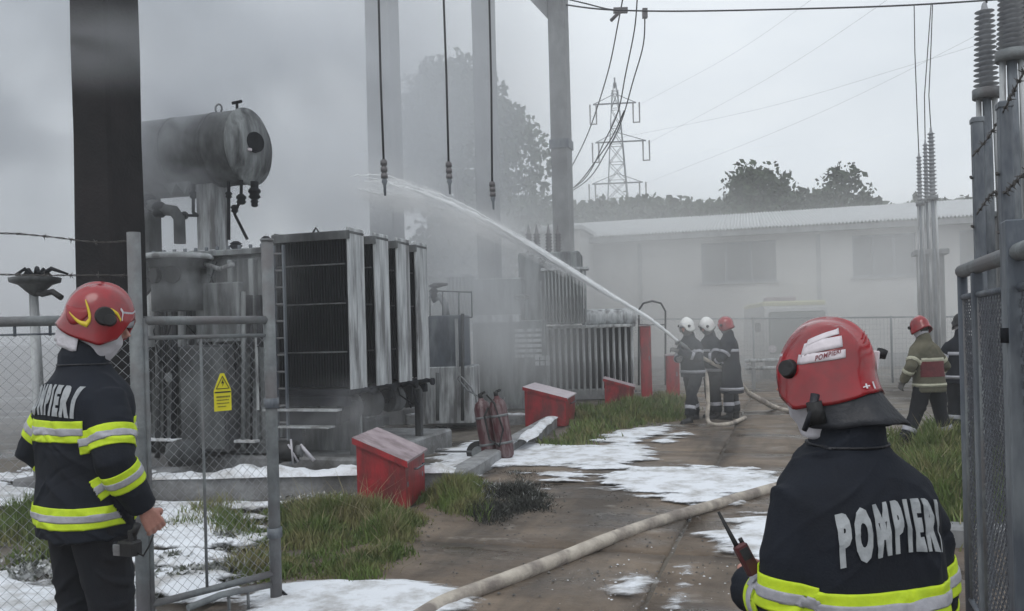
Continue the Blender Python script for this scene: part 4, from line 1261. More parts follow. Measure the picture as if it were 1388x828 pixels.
# ================================================================== MIDDLE GROUND EQUIPMENT
def local_frame(px, pyb, rz=TH):
    g = G(px, pyb)
    return g
def boxpx(t, name, x0, y0, x1, y1, v, depth, m, bev=.01, parent=None):
    """box whose near face spans the given photograph rectangle on the plane local y = v of thing t"""
    Ti = MW[t].inverted(); o_ = Ti @ Vector((0, 0, EYE))
    def q(px, py):
        d = Ti.to_3x3() @ ray(px, py); return o_ + d * ((v - o_.y) / d.y)
    a, b = q(x0, y0), q(x1, y1)
    return MB().box(((a.x + b.x) / 2, v + depth / 2, (a.z + b.z) / 2), (abs(b.x - a.x), depth, abs(a.z - b.z)), None, bev).build(name, m, parent or t)
def qpx(t, px, py, v):
    Ti = MW[t].inverted(); o_ = Ti @ Vector((0, 0, EYE)); d = Ti.to_3x3() @ ray(px, py)
    return o_ + d * ((v - o_.y) / d.y)

g = W(600, 500, 14.6); g.z = 0
sw_ = thing('switch_cabinet', 'grey switch cabinet on a pale housing with two dark pipes, right of the radiators', 'cabinet', g, R(-6))
boxpx(sw_, 'housing', 560, 498, 642, 573, 0, .9, M_PALE, .02)
boxpx(sw_, 'cabinet_body', 580, 428, 630, 500, .05, .7, M_GALVD, .02)
boxpx(sw_, 'side_panel', 616, 432, 622, 498, .0, .04, M_PALE, .005)
for px in (593, 627):
    MB().tube([qpx(sw_, px, 425 if px > 600 else 505, -.06), qpx(sw_, px, 570, -.06)], .03, 8).build('pipe', M_SOOTG, sw_)
for a, b in (((582, 394), (640, 396)), ((582, 430), (640, 430)), ((583, 394), (583, 430)), ((639, 394), (640, 430)), ((600, 395), (600, 430)), ((622, 395), (622, 430))):
    MB().tube([qpx(sw_, *a, .1), qpx(sw_, *b, .1)], .012, 6).build('cage_bar', M_GALV, sw_)
MB().tube([qpx(sw_, 586, 407, .3), qpx(sw_, 596, 402, .3), qpx(sw_, 603, 412, .3), qpx(sw_, 606, 430, .3)], .06, 10).build('cable_bend', M_PALE, sw_)
q = qpx(sw_, 588, 395, .3)
MB().lathe([(.05, -.12), (.10, -.1), (.05, -.04), (.09, 0), (.04, .06), (.10, .1), (.02, .14)], 12, T3(q)).build('bushing', M_PORC, sw_)
MB().tube([q + Vector((0, 0, .1)), q + Vector((.25, 0, .12))], [.06, .02], 8).build('contact_arm', M_PORC, sw_)

g = W(700, 500, 18.6); g.z = 0
mt = thing('middle_transformer', 'grey transformer half lost in smoke in the middle of the yard', 'transformer', g, R(-8))
boxpx(mt, 'tank', 640, 378, 712, 560, .3, 2.0, M_TANK, .03)
boxpx(mt, 'side_tank', 640, 436, 742, 562, 0, .3, M_TANK, .02)
boxpx(mt, 'shelf', 636, 428, 704, 436, -.12, .5, M_PALE, .01)
boxpx(mt, 'frame_post', 712, 400, 718, 560, .1, .1, M_GALV, .01)
boxpx(mt, 'frame_post', 732, 380, 738, 560, .1, .1, M_GALV, .01)
for k in range(6):
    boxpx(mt, 'louvre', 698, 446 + 7 * k, 734, 449 + 7 * k, -.06, .06, M_PALE, .005)
def finbank(t, px0, px1, y0, y1, v, n, dp, m):
    a, b = qpx(t, px0, y0, v), qpx(t, px1, y1, v)
    fm = MB().box((0, dp / 2, 0), (abs(b.x - a.x) / n * .45, dp, abs(a.z - b.z)), None, .006).mesh('radiator_fin', m)
    for i in range(n):
        piece(fm, 'radiator_fin', t, T3((a.x + (b.x - a.x) * (i + .5) / n, v, (a.z + b.z) / 2)))
    MB().box(((a.x + b.x) / 2, v + dp / 2, a.z + .03), (abs(b.x - a.x) + .1, dp + .05, .06), None, .01).build('fin_header', M_PALE, t)
finbank(mt, 604, 640, 376, 436, .8, 7, .5, M_TANK)
boxpx(mt, 'rear_tank', 702, 343, 788, 438, .8, 1.2, M_TANK, .03)
finbank(mt, 736, 796, 367, 436, .3, 12, .4, M_TANK)
for i, px in enumerate((717, 728, 744, 757)):
    q = qpx(mt, px, 340, 1.1)
    prof = [(.05, 0)]
    for k in range(7): prof += [(.09, .06 + k * .07), (.045, .09 + k * .07)]
    prof += [(.03, .60), (.012, .72)]
    MB().lathe(prof, 10, T3(q + Vector((0, 0, -.1)))).build('bushing', M_PORC, mt)
q = qpx(mt, 708, 403, -.1)
MB().tube([q + Vector((.16 * math.cos(a), -.02, .05 * math.sin(a))) for a in np.linspace(0, 6.28, 13)], .02, 6).build('hand_wheel', M_PORC, mt)
MB().tube([q, q + Vector((0, 0, -.5))], .02, 6).build('valve_stem', M_PORC, mt)
q = qpx(mt, 735, 480, -.08)
for k in range(3):
    for j in range(2):
        MB().box(q + Vector((-.12 + .12 * k, 0, -.12 * j - .08)), (.09, .04, .09), None, .01).build('terminal_box', M_PALE, mt)

g = W(800, 500, 20.2); g.z = 0
ct = thing('corrugated_transformer', 'smaller transformer with corrugated cooling fins and a lying conservator beside the jet', 'transformer', g, R(-6))
a, b = qpx(ct, 738, 446, 0), qpx(ct, 862, 534, 0)
MB().box(((a.x + b.x) / 2, .75, (a.z + b.z) / 2), (b.x - a.x - .1, 1.0, a.z - b.z), None, .02).build('tank', M_SOOTM, ct)
nf = 15
fm = MB().prism([(-.035, .3), (-.03, .02), (-.012, 0), (.012, 0), (.03, .02), (.035, .3)], -(a.z - b.z) / 2, (a.z - b.z) / 2).mesh('cooling_fin', M_PALE)
for i in range(nf):
    piece(fm, 'cooling_fin', ct, T3((a.x + .06 + (b.x - a.x - .12) * i / (nf - 1), 0, (a.z + b.z) / 2 + .012 * (i % 3))))
MB().box(((a.x + b.x) / 2, .55, a.z + .04), (b.x - a.x + .06, 1.3, .06), None, .01).build('tank_cover', M_PALE, ct)
a, b = qpx(ct, 790, 431, .4), qpx(ct, 862, 431, .4)
cn = MB().lathe([(.0, -.03), (.16, -.02), (.205, .03), (.21, .08), (.21, b.x - a.x - .03), (.18, b.x - a.x), (.0, b.x - a.x + .02)], 20, T3(a) @ rotM(0, R(90), 0)).build('conservator', M_PALE, ct)
MB().lathe([(.225, -.02), (.225, .05)], 20, T3(a) @ rotM(0, R(90), 0)).build('end_ring', M_SOOTG, cn)
for x in (.25, .95):
    MB().box((a.x + x, .4, a.z - .24), (.08, .2, .2)).build('saddle', M_GALVD, ct)
for px, yt in ((762, 402), (775, 408), (748, 410)):
    q = qpx(ct, px, 440, .5); zt2 = qpx(ct, px, yt, .5).z
    prof = [(.05, 0)]
    hh = zt2 - q.z
    for k in range(5): prof += [(.08, hh * (.1 + .15 * k)), (.04, hh * (.17 + .15 * k))]
    prof += [(.015, hh)]
    MB().lathe(prof, 10, T3(q)).build('bushing', M_PORC, ct)
MB().box((a.x - .3, .5, .12), (2.2, 1.0, .24), None, .02).build('plinth', M_CONC, ct)

# red hydrant cabinets and hoop near the nozzle team
def cabinet(label, x0, y0, x1, y1, Y, dp=.35):
    g = W((x0 + x1) / 2, y1, Y); g.z = 0
    t = thing('fire_cabinet', label, 'cabinet', g, R(-8), 'red fire cabinets')
    a, b = qpx(t, x0, y0, 0), qpx(t, x1, y1, 0)
    w, zt = abs(b.x - a.x), a.z
    MB().box((0, dp / 2, zt / 2), (w, dp, zt), None, .015).build('cabinet_body', M_RED, t)
    MB().box((0, -.008, zt / 2 + .03), (w - .06, .016, zt - .16), None, .004).build('cabinet_door', M_RED, t)
    MB().box((w * .3, -.025, zt * .55), (.025, .02, .10)).build('handle', M_GALV, t)
    MB().box((0, dp / 2, zt + .012), (w + .05, dp + .05, .03), None, .008).build('top_plate', M_REDLID, t)
cabinet('tall red fire cabinet at the right end of the corrugated transformer', 868, 442, 885, 520, 20.4)
cabinet('low red fire cabinet just left of the nozzle man', 903, 482, 922, 524, 20.4)
g = W(884, 520, 21); g.z = 0
hp = thing('hoop_frame', 'dark rounded pipe hoop standing behind the red fire cabinets', 'pipe frame', g, R(-8))
MB().tube([qpx(hp, x, y, 0) for x, y in ((866, 522), (866, 420), (872, 411), (884, 408), (896, 411), (902, 422), (902, 522))], .025, 8).build('hoop', M_SOOTG, hp)
MB().tube([qpx(hp, 866, 440, 0), qpx(hp, 902, 440, 0)], .015, 6).build('crossbar', M_SOOTG, hp)

# mesh fence far behind, before the building
ff = thing('yard_fence', 'faint wire fence with thin rail before the white building', 'fence', (0, 0, 0))
pa, pb = W(855, 433, 26.5), W(1420, 428, 22)
pts = [pa.lerp(pb, i / 6) for i in range(7)]
MB().tube(pts, .025, 6).build('rail', M_GALVD, ff)
for p in pts:
    MB().tube([(p.x, p.y, -.1), (p.x, p.y, p.z + .05)], .03, 6).build('post', M_GALVD, ff)
fw = MB()
n = 120
for i in range(n):
    p = pa.lerp(pb, i / n)
    fw.tube([(p.x, p.y, 0), (p.x, p.y, p.z)], .003, 3, cap=False)
for z in np.linspace(.1, 1.6, 12):
    fw.tube([(pa.x, pa.y, z), (pb.x, pb.y, z)], .003, 3, cap=False)
fw.build('wire_mesh', M_GALVD, ff, kind='stuff')
# pipe rack lying in the haze at the wall's foot
pr = thing('pipe_rack', 'low pale pipe rack in the haze between the team and the near firefighter', 'pipe rack', (W(1010, 490, 22).x, 22, 0), R(-6))
for z in (.55, .75):
    MB().tube([(0, 0, z), (3.2, 0, z)], .05, 8).build('pipe', M_PALE, pr)
for x in (.2, 1.6, 3.0):
    MB().box((x, 0, .35), (.08, .08, .75)).build('stand', M_CONC, pr)

# ------------------------------------------------------------------ red sand boxes with sloping lids
def sandbox(label, pxl, pyl, pxr, pyt, Y, rz, w, d, hb_, hl, lidm):
    """box: near left foot at pxl, pyl; back high (hb_), front low (hl) towards local +x"""
    g = W(pxl, pyl, Y); g.z = 0
    t = thing('sand_box', label, 'fire sand box', g, rz, 'red fire sand boxes')
    th = .012
    vs = [(0, 0, 0), (w, 0, 0), (w, d, 0), (0, d, 0), (0, 0, hb_), (w, 0, hl), (w, d, hl), (0, d, hb_)]
    MB().raw(vs, [(3, 2, 1, 0), (0, 1, 5, 4), (1, 2, 6, 5), (2, 3, 7, 6), (3, 0, 4, 7), (4, 5, 6, 7)]).build('box_body', M_RED, t)
    o = .03
    sl = (hl - hb_) / w
    zz = lambda x: hb_ + sl * x
    def lidv(k): return [(-o, -o, zz(-o) + k), (w + o, -o, zz(w + o) + k), (w + o, d + o, zz(w + o) + k), (-o, d + o, zz(-o) + k)]
    MB().raw(lidv(.004) + lidv(.026), [(3, 2, 1, 0), (4, 5, 6, 7), (0, 1, 5, 4), (1, 2, 6, 5), (2, 3, 7, 6), (3, 0, 4, 7)]).build('lid', lidm, t)
    MB().raw([(-o, -o - .004, zz(-o) - .035), (w + o, -o - .004, zz(w + o) - .035), (w + o, -o - .004, zz(w + o) + .022), (-o, -o - .004, zz(-o) + .022),
              (-o, -o + .004, zz(-o) - .035), (w + o, -o + .004, zz(w + o) - .035), (w + o, -o + .004, zz(w + o) + .022), (-o, -o + .004, zz(-o) + .022)],
             [(0, 1, 2, 3), (7, 6, 5, 4), (3, 2, 6, 7), (0, 4, 5, 1), (1, 5, 6, 2), (0, 3, 7, 4)]).build('lid_lip', M_RED, t)
    MB().tube([(w + .03, d * .3, hl - .10), (w + .06, d * .3, hl - .10), (w + .06, d * .7, hl - .10), (w + .03, d * .7, hl - .10)], .010, 6).build('handle', M_GALVD, t)
    for y in (.12 * d, .88 * d):
        MB().box((w * .97 + .005, y, hl * .5), (.02, .05, .05)).build('hinge', M_GALVD, t)
    for x in (.06, w - .06):
        for y in (.06, d - .06):
            MB().box((x, y, -.03), (.06, .06, .07)).build('foot', M_BLACK, t)
    return t
sandbox('nearest and largest red sand box with dusty sloping lid', 485, 688, 585, 585, 8.05, R(-7), .47, .80, .655, .45, M_REDLID)
sandbox('second red sand box with pale sloping lid behind the extinguisher cart', 712, 572, 782, 515, 14.8, R(-12), .72, 1.15, .66, .47, mat('pale_lid', (.62, .55, .58), (.5, .44, .47), .6, 6, .1))
sandbox('farthest and smallest red sand box in long grass left of the nozzle man', 820, 545, 858, 515, 18.4, R(-9), .62, .8, .56, .38, M_REDLID)

# ------------------------------------------------------------------ wheeled extinguisher cart
gx = W(676, 622, 10.9); gx.z = 0
ec = thing('extinguisher_cart', 'dirty two cylinder extinguisher cart leaning back on one wheel', 'fire extinguisher', gx, R(-14), tilt=rotM(0, R(-8), 0))
for i, (x, y) in enumerate(((-.11, .02), (.115, -.03))):
    c_ = MB().lathe([(.0, .0), (.08, .0), (.104, .03), (.11, .08), (.11, .66), (.09, .73), (.04, .77), (.032, .80)], 18, T3((x, y, .03))).build('cylinder', M_EXT, ec)
    MB().tube([(x, y, .82), (x, y, .89)], .032, 8).tube([(x, y, .88), (x + .07, y, .90)], .018, 6).build('valve', M_BLACK, c_)
    for z in (.2, .55):
        MB().lathe([(.115, z - .015), (.115, z + .015)], 18, T3((x, y, .03))).build('strap', M_GALV, c_)
MB().tube([(-.20, .1, .05), (-.20, .1, .85), (-.24, .1, .98), (-.34, .1, 1.13), (-.38, .1, 1.16), (-.40, .1, 1.12), (-.30, .1, .96), (-.14, .1, .84)], .012, 7).build('handle', M_GALV, ec)
MB().tube([(-.18, .1, .08), (.18, .08, .08)], .014, 6).tube([(-.18, .1, .5), (.18, .08, .5)], .012, 6).tube([(.18, .08, .06), (.18, .08, .8)], .012, 6).build('frame', M_SOOTG, ec)
wl = MB().tube([(-.26, -.02, .14), (-.26, .05, .14)], .15, 20, T3((0, 0, 0)) @ rotM(0, 0, 0)).build('wheel', M_BLACK, ec)
Mw_ = T3((-.25, .0, .14))
MB().tube([Mw_ @ Vector((0, -.04, 0)), Mw_ @ Vector((0, -.02, 0))], .085, 16).build('rim', M_GALV, wl)
w2 = MB().tube([(-.10, .16, .14), (-.10, .23, .14)], .15, 20).build('wheel', M_BLACK, ec)
MB().tube([(0, -.06, .86), (.10, -.13, .75), (.16, -.13, .4), (.08, -.14, .2), (-.04, -.13, .3), (-.06, -.12, .6), (0, -.1, .7)], .014, 7).build('hose', M_BLACK, ec)
tag(MB().tube([G(590, 612, .12), G(640, 612, .12), W(662, 600, 10.9)], .014, 6).build('drag_bar', M_SOOTG), 'thin dark bar lying from the red box towards the extinguisher cart', 'bar')

# ================================================================== CABLE TERMINATIONS (RIGHT)
def ribbed(r0, r1, h, n, top=.12):
    prof = [(r0, 0)]
    for k in range(n):
        z = h * (k + .1) / n; t = k / n; rb = r1 * (1 - .25 * t); rs = r0 * (1 - .25 * t)
        prof += [(rs, z), (rb, z + h * .35 / n), (rs, z + h * .55 / n)]
    prof += [(r0 * .5, h), (r0 * .35, h + top), (.008, h + top + .02)]
    return prof
def termination(label, px, y0, y1, Y, r, n, ybase, group, wire_to=None):
    g = W(px, y1, Y)
    t = thing('cable_termination', label, 'cable termination', (g.x, Y, 0), TH, group)
    z0, z1 = g.z, W(px, y0, Y).z
    MB().lathe(ribbed(r * .55, r, (z1 - z0) * .93, n, (z1 - z0) * .06), 14, T3((0, 0, z0))).build('insulator', M_PORCL, t)
    MB().tube([(0, 0, z0 - .02), (0, 0, z0 - .12)], r * 1.1, 12).build('base_flange', M_GALV, t)
    for s_ in (-1, 1):
        MB().tube([(s_ * r * .6, 0, z0 - .1), (s_ * r * .75, 0, z0 - 1.4), (s_ * r * .75, 0, .3)], r * .22, 8).build('support_tube', M_PALE, t)
    MB().tube([(0, 0, z0 - .1), (0, -.03, z0 - 1.0), (0, .02, .3)], r * .35, 8).build('cable', M_GALVD, t)
    if wire_to:
        MB().tube([Vector((g.x, Y, z1))] + wpx(wire_to, Y), .012, 5).build('lead_wire', M_CABLE, t, world=True)
gr_ = 'far cable terminations'
termination('leftmost and shortest of the three far ribbed terminations', 1247, 206, 272, 20.0, .085, 13, 0, gr_, [(1243, 150), (1240, 70), (1239, 6)])
termination('middle of the three far ribbed terminations', 1256, 188, 268, 20.3, .085, 15, 0, gr_, [(1253, 130), (1258, 60), (1262, 5)])
termination('rightmost and tallest of the three far ribbed terminations', 1264, 172, 264, 19.7, .11, 17, 0, gr_, [(1259, 130), (1262, 60), (1264, 4)])
sp_ = thing('termination_pillar', 'pale concrete pillar carrying the three far ribbed terminations', 'pillar', (W(1262, 400, 20.5).x, 20.5, 0), TH)
zz_ = W(1262, 345, 20.5).z
MB().box((0, 0, zz_ / 2), (.55, .5, zz_), None, .03).build('shaft', M_CONC, sp_)
MB().box((0, 0, zz_ + .05), (.75, .7, .12), None, .02).build('cap', M_CONC, sp_)
gr_ = 'near cable terminations'
termination('near ribbed termination standing left of the picture edge, above the gate', 1337, 4, 118, 9.0, .125, 15, 0, gr_)
termination('near ribbed termination at the extreme right edge, cut by the frame', 1371, -40, 66, 8.4, .135, 15, 0, gr_)
termination('near ribbed termination mostly beyond the right edge of the picture', 1396, -50, 58, 9.2, .13, 15, 0, gr_)
tag(MB().tube([W(1337, 4, 9), W(1336, -30, 9), W(1330, -200, 9)], .012, 5).build('lead_wire', M_CABLE), 'lead wire rising from the near ribbed termination', 'overhead wire')
pl = thing('switch_pillar', 'pale upright pillar behind the right gate, left of the near terminations', 'pillar', (W(1343, 300, 9.6).x + .05, 9.6, 0), TH)
MB().box((0, 0, 1.35), (.16, .2, 2.9), None, .02).build('shaft', M_CONC, pl)
MB().box((0, 0, 2.83), (.26, .3, .06), None, .01).build('cap', M_GALV, pl)
# ================================================================== FENCES AND GATES
def chain_link(p, q, z0, z1, r, pitch, m, parent, bulge=.0):
    """woven diamond mesh: zigzag wires passing in front of and behind each other"""
    L_ = (q - p).length; ux = (q - p) / L_; nrm = Vector((-ux.y, ux.x, 0))
    nx, nz = int(L_ / pitch), int((z1 - z0) / pitch * 1.0)
    vs, fs = [], []
    tri = [(0, 1), (.87, -.5), (-.87, -.5)]
    inv = root_mat(parent).inverted()
    for i in range(nx):
        base = len(vs)
        for k in range(nz + 1):
            z = z0 + (z1 - z0) * k / nz
            s_ = (i + (.5 if (k + i) % 2 else -.5) + .5) * pitch
            c = p + ux * s_; off = r * .9 * (1 if (k + i) % 2 else -1)
            c = Vector((c.x + nrm.x * off, c.y + nrm.y * off, z)) + nrm * bulge * math.sin(s_ * 1.7 + z * 2.1)
            for a, b in tri:
                vs.append(inv @ (c + ux * (a * r) + nrm * (b * r)))
        for k in range(nz):
            for j in range(3):
                l = (j + 1) % 3
                fs.append((base + k * 3 + j, base + k * 3 + l, base + k * 3 + 3 + l, base + k * 3 + 3 + j))
    return mesh_obj('chain_link_mesh', [tuple(v) for v in vs], fs, m, parent, True, 'stuff')

def vert(px, y_top, Y):
    g = W(px, y_top, Y); return Vector((g.x, g.y, 0)), g.z

# left fence bay running out of the picture
fl = thing('mesh_fence', 'chain link fence bay behind the left firefighter, cut by the left edge', 'fence', (0, 0, 0))
p1, zt1 = vert(181, 315, 4.65)
p0 = Vector((W(-260, 430, 4.3).x, 4.3, 0))
zr = 1.775
MB().tube([(p1.x, p1.y, -.3), (p1.x, p1.y, zt1)], .036, 12).build('post', M_GALV, fl)
MB().tube([(p0.x, p0.y, -.3), (p0.x, p0.y, zt1)], .036, 12).build('post', M_GALV, fl)
MB().tube([(p0.x, p0.y, zr), (p1.x, p1.y, zr)], .028, 12).build('top_rail', M_GALV, fl)
MB().tube([(p0.x, p0.y, zr - .07), (p1.x, p1.y, zr - .07)], .006, 6).build('tension_wire', M_GALVD, fl)
MB().tube([(p0.x, p0.y, .09), (p1.x, p1.y, .09)], .02, 10).build('bottom_rail', M_GALV, fl)
chain_link(p0, p1, .08, zr - .07, .0018, .030, M_WIRE, fl, .006)
for i in range(9):
    p = p0.lerp(p1, (i + .5) / 9)
    MB().tube([(p.x, p.y, zr - .08), (p.x, p.y, zr - .02)], .008, 6).build('clip', M_GALVD, fl)

# gate leaf between the two posts
gl = thing('mesh_gate', 'open mesh gate leaf with tall tube posts and the yellow warning plate', 'gate', (0, 0, 0))
p2, zt2 = vert(362, 327, 5.25)
pz = p1 + (p2 - p1) * .055
MB().tube([(p2.x, p2.y, -.02), (p2.x, p2.y, zt2)], .036, 12).build('post', M_GALV, gl)
MB().tube([(p2.x, p2.y, zt2), (p2.x, p2.y, zt2 + .015)], .041, 12).build('post_cap', M_GALV, gl)
for z, r in ((1.765, .026), (1.67, .013), (.20, .02)):
    MB().tube([(pz.x, pz.y, z), (p2.x, p2.y, z)], r, 10).build('rail', M_GALV, gl)
MB().tube([(pz.x, pz.y, .12), (pz.x, pz.y, 1.78)], .02, 10).build('stile', M_GALV, gl)
chain_link(pz, p2, .2, 1.67, .0018, .030, M_WIRE, gl, .004)
pm_ = pz.lerp(p2, .42)
MB().tube([(pm_.x, pm_.y, .2), (pm_.x, pm_.y, 1.67)], .009, 8).build('centre_bar', M_GALV, gl)
ps = pz.lerp(p2, .97)
MB().tube([(ps.x, ps.y, .25), (ps.x, ps.y, 1.72)], .012, 8).build('tension_bar', M_GALV, gl)
d_ = (p2 - p1).normalized()
MB().tube([W(255, 824, 4.72), W(300, 806, 4.9), W(345, 797, 5.1), W(366, 793, 5.22)], .02, 8).build('lower_brace', M_GALV, gl)
MB().tube([W(310, 806, 4.95), W(311, 836, 4.95)], .010, 6).build('lower_picket', M_GALV, gl)
MB().tube([W(336, 799, 5.06), W(337, 830, 5.06)], .010, 6).build('lower_picket', M_GALV, gl)
for z in (.45, 1.25):
    MB().tube([(p2.x, p2.y, z - .03), (p2.x, p2.y, z + .03)], .046, 12).build('hinge_band', M_GALVD, gl)
# a little dark debris at the post foot
tag(MB().tube([G(372, 806, .03), G(380, 800, .07), G(388, 806, .06), G(380, 812, .03), G(394, 812, .02)], .012, 6).tube([G(377, 812, .02), G(384, 805, .05)], .018, 6).build('latch_scrap', M_SOOTM), 'small dark twisted latch lying in foam at the gate post foot', 'latch')

# warning plate wired to the gate mesh
sc_ = W(304, 532, 5.0)
ws = thing('warning_sign', 'yellow warning plate with triangle hanging on the mesh gate', 'sign', sc_ + Vector((0, -.03, 0)), math.atan2(d_.y, d_.x))
MB().box((0, 0, -.045), (.108, .003, .12)).build('plate', M_SIGNY, ws)
MB().prism([(-.054, .015), (.054, .015), (.012, .115), (-.012, .115)], -.0015, .0015, rotM(R(90))).build('triangle_plate', M_SIGNY, ws)
tri_ = MB()
T_ = [(-.040, .026), (.040, .026), (0, .098)]
for i in range(3):
    a, b = Vector((*T_[i], 0)), Vector((*T_[(i + 1) % 3], 0))
    tri_.tube([(a.x, -.004, a.y), (b.x, -.004, b.y)], .0022, 5)
tri_.build('triangle_border', M_INK, ws)
MB().raw([(.006, -.004, .085), (-.010, -.004, .055), (.002, -.004, .058), (-.004, -.004, .034), (.011, -.004, .064), (-.001, -.004, .062)], [(0, 1, 2), (2, 3, 4), (2, 4, 5), (0, 2, 5)]).build('lightning_symbol', M_INK, ws)
MB().box((0, -.003, .005), (.10, .002, .008)).build('dark_line', M_INK, ws)
lines = MB()
for k, (w, x) in enumerate(((.08, 0), (.07, -.003), (.076, .0), (.05, -.008))):
    xx = x - w / 2
    rr3 = random.Random(k)
    while xx < x + w / 2:
        ww = rr3.uniform(.004, .009); lines.box((xx + ww / 2, -.003, -.022 - .019 * k), (ww, .002, .006 if k else .010)); xx += ww + .003
lines.build('print_line', mat('faded_print', (.22, .20, .03), None, .6, 8, 0), ws, kind='stuff')
MB().tube([(-.02, 0, .11), (0, .005, .15), (.02, 0, .11)], .0016, 5).build('tie_wire', M_GALV, ws)

# barbed wire
def barbed(label, pts, r=.0035, step=.12, barb=.022, m=M_RUSTWIRE, seed=0):
    t = thing('barbed_wire', label, 'barbed wire', (0, 0, 0), 0, 'barbed wire strands')
    rr4 = random.Random(seed)
    P_ = [Vector(p) for p in pts]; out = []
    for i in range(len(P_) - 1):
        p0_, p1_, p2_, p3_ = P_[max(0, i - 1)], P_[i], P_[i + 1], P_[min(len(P_) - 1, i + 2)]
        for k in range(10):
            u_ = k / 10
            out.append(.5 * ((2 * p1_) + (-p0_ + p2_) * u_ + (2 * p0_ - 5 * p1_ + 4 * p2_ - p3_) * u_ ** 2 + (-p0_ + 3 * p1_ - 3 * p2_ + p3_) * u_ ** 3))
    out.append(P_[-1])
    a = [p + Vector((0, r * .7 * math.cos(i), r * .9 * math.sin(i))) for i, p in enumerate(out)]
    b = [p - Vector((0, r * .7 * math.cos(i), r * .9 * math.sin(i))) for i, p in enumerate(out)]
    MB().tube(a, r * .7, 5).tube(b, r * .7, 5).build('strand', m, t)
    acc = 0
    for i in range(1, len(out)):
        acc += (out[i] - out[i - 1]).length
        if acc > step:
            acc = 0
            c = out[i]; bb_ = MB()
            for k in range(4):
                d = Vector((rr4.uniform(-1, 1), rr4.uniform(-1, 1), rr4.uniform(-1, 1))).normalized()
                bb_.tube([c, c + d * barb], [r * .9, r * .3], 4)
            bb_.tube([c - Vector((r * 2, 0, 0)), c + Vector((r * 2, 0, 0))], r * 1.8, 5)
            bb_.build('barb', m, t)
    return t
barbed('upper barbed wire strand left of the black column, above the left fence', [W(-140, 314, 4.4), W(0, 316, 4.48), W(60, 320, 4.55), W(118, 327, 4.6), W(150, 328, 4.63), W(180, 326, 4.65)], seed=1)
barbed('lower barbed wire strand passing before the burnt isolator', [W(-140, 371, 4.4), W(0, 372, 4.48), W(60, 373, 4.55), W(120, 373, 4.6), W(180, 373, 4.65)], seed=2)

# right: gate leaf swung towards the camera, fence posts with barbed wire behind it
gr = thing('swung_gate', 'dark steel gate leaf with mesh panels filling the right edge', 'gate', (0, 0, 0))
q0, _ = vert(1306, 440, 4.6); q1, _ = vert(1334, 440, 4.15)
q2, _ = vert(1380, 440, 3.4)
ztop = 1.915
dq = (q2 - q0).normalized(); q3 = q0 + dq * 3.1
nq = Vector((-dq.y, dq.x, 0))
def sqpost(p, w, z0, z1, name='stile', m=M_GALVD, dp=None):
    a = math.atan2(dq.y, dq.x)
    return MB().box((0, 0, (z0 + z1) / 2), (w, dp or .05, z1 - z0), T3((p.x, p.y, 0)) @ rotM(0, 0, a), .006).build(name, m, gr)
MB().tube([(q0.x, q0.y, ztop), (q3.x, q3.y, ztop)], .036, 12).build('top_rail', M_GALV, gr)
MB().tube([(q0.x, q0.y, -.0), (q0.x, q0.y, ztop)], .026, 12).build('stile', M_GALVD, gr)
m1 = q0 + dq * .42
sqpost(m1, .06, .12, ztop - .03)
m2 = q0 + dq * 1.26
sqpost(m2, .12, 0.02, ztop + .13, 'stile', M_GALVD, .09)
sqpost(q3, .06, .05, ztop)
for z in (ztop - .14, .14):
    for a_, b_ in ((q0, m1), (m1, m2), (m2, q3)):
        MB().tube([(a_.x, a_.y, z), (b_.x, b_.y, z)], .016, 8).build('panel_rail', M_GALVD, gr)
for a_, b_ in ((q0, m1), (m1, m2), (m2, q3)):
    e = (b_ - a_).normalized() * .045
    f_ = MB()
    for p in (a_ + e, b_ - e):
        f_.tube([(p.x, p.y, .14), (p.x, p.y, ztop - .14)], .010, 6)
    f_.build('tension_bar', M_GALV, gr)
    chain_link(a_ + e, b_ - e, .14, ztop - .14, .0036, .032, M_WIRED, gr, .005)
MB().box((0, 0, 1.3), (.03, .05, .1), T3((m2.x, m2.y, 0)) @ rotM(0, 0, math.atan2(dq.y, dq.x))).build('hinge', M_SOOTM, gr)
MB().tube([(m2.x - .06, m2.y - .02, ztop - .3), (m2.x - .06, m2.y - .02, ztop - .36)], .02, 8).build('latch', M_SOOTM, gr)

for lab, px, yt, Y, w in (('farther dark fence post with barbed wire behind the right gate', 1324, 163, 5.2, .075), ('nearer leaning dark fence post with barbed wire behind the right gate', 1358, 146, 4.4, .085)):
    p, z = vert(px, yt, Y)
    t = thing('fence_post', lab, 'fence post', p, math.atan2(dq.y, dq.x), 'dark fence posts', tilt=rotM(0, R(1.2 if px > 1340 else 0), 0))
    MB().box((0, 0, z / 2 - .1), (w, .06, z + .2), None, .008).build('post_shaft', M_GALVD, t)
    MB().box((0, 0, z - .0), (w + .01, .07, .03), None, .005).build('post_cap', M_GALVD, t)
    for k in range(3):
        MB().tube([(-.01, -.035, z - .35 - .3 * k), (.05, -.05, z - .35 - .3 * k)], .008, 6).build('wire_tie', M_RUSTWIRE, t)
barbed('uppermost barbed wire strand climbing to the right edge past the fence posts', [W(1318, 212, 5.15), W(1340, 186, 4.8), W(1358, 155, 4.35), W(1388, 98, 3.8), W(1430, 40, 3.3)], .0045, .1, .03, seed=3)
barbed('middle barbed wire strand past the two dark fence posts', [W(1324, 291, 5.15), W(1345, 262, 4.7), W(1360, 262, 4.35), W(1388, 236, 3.8), W(1430, 200, 3.3)], .0045, .1, .03, seed=4)
barbed('lowest barbed wire strand just above the right gate', [W(1330, 352, 5.0), W(1358, 343, 4.35), W(1375, 334, 4.1), W(1400, 325, 3.6)], .0045, .1, .03, seed=5)

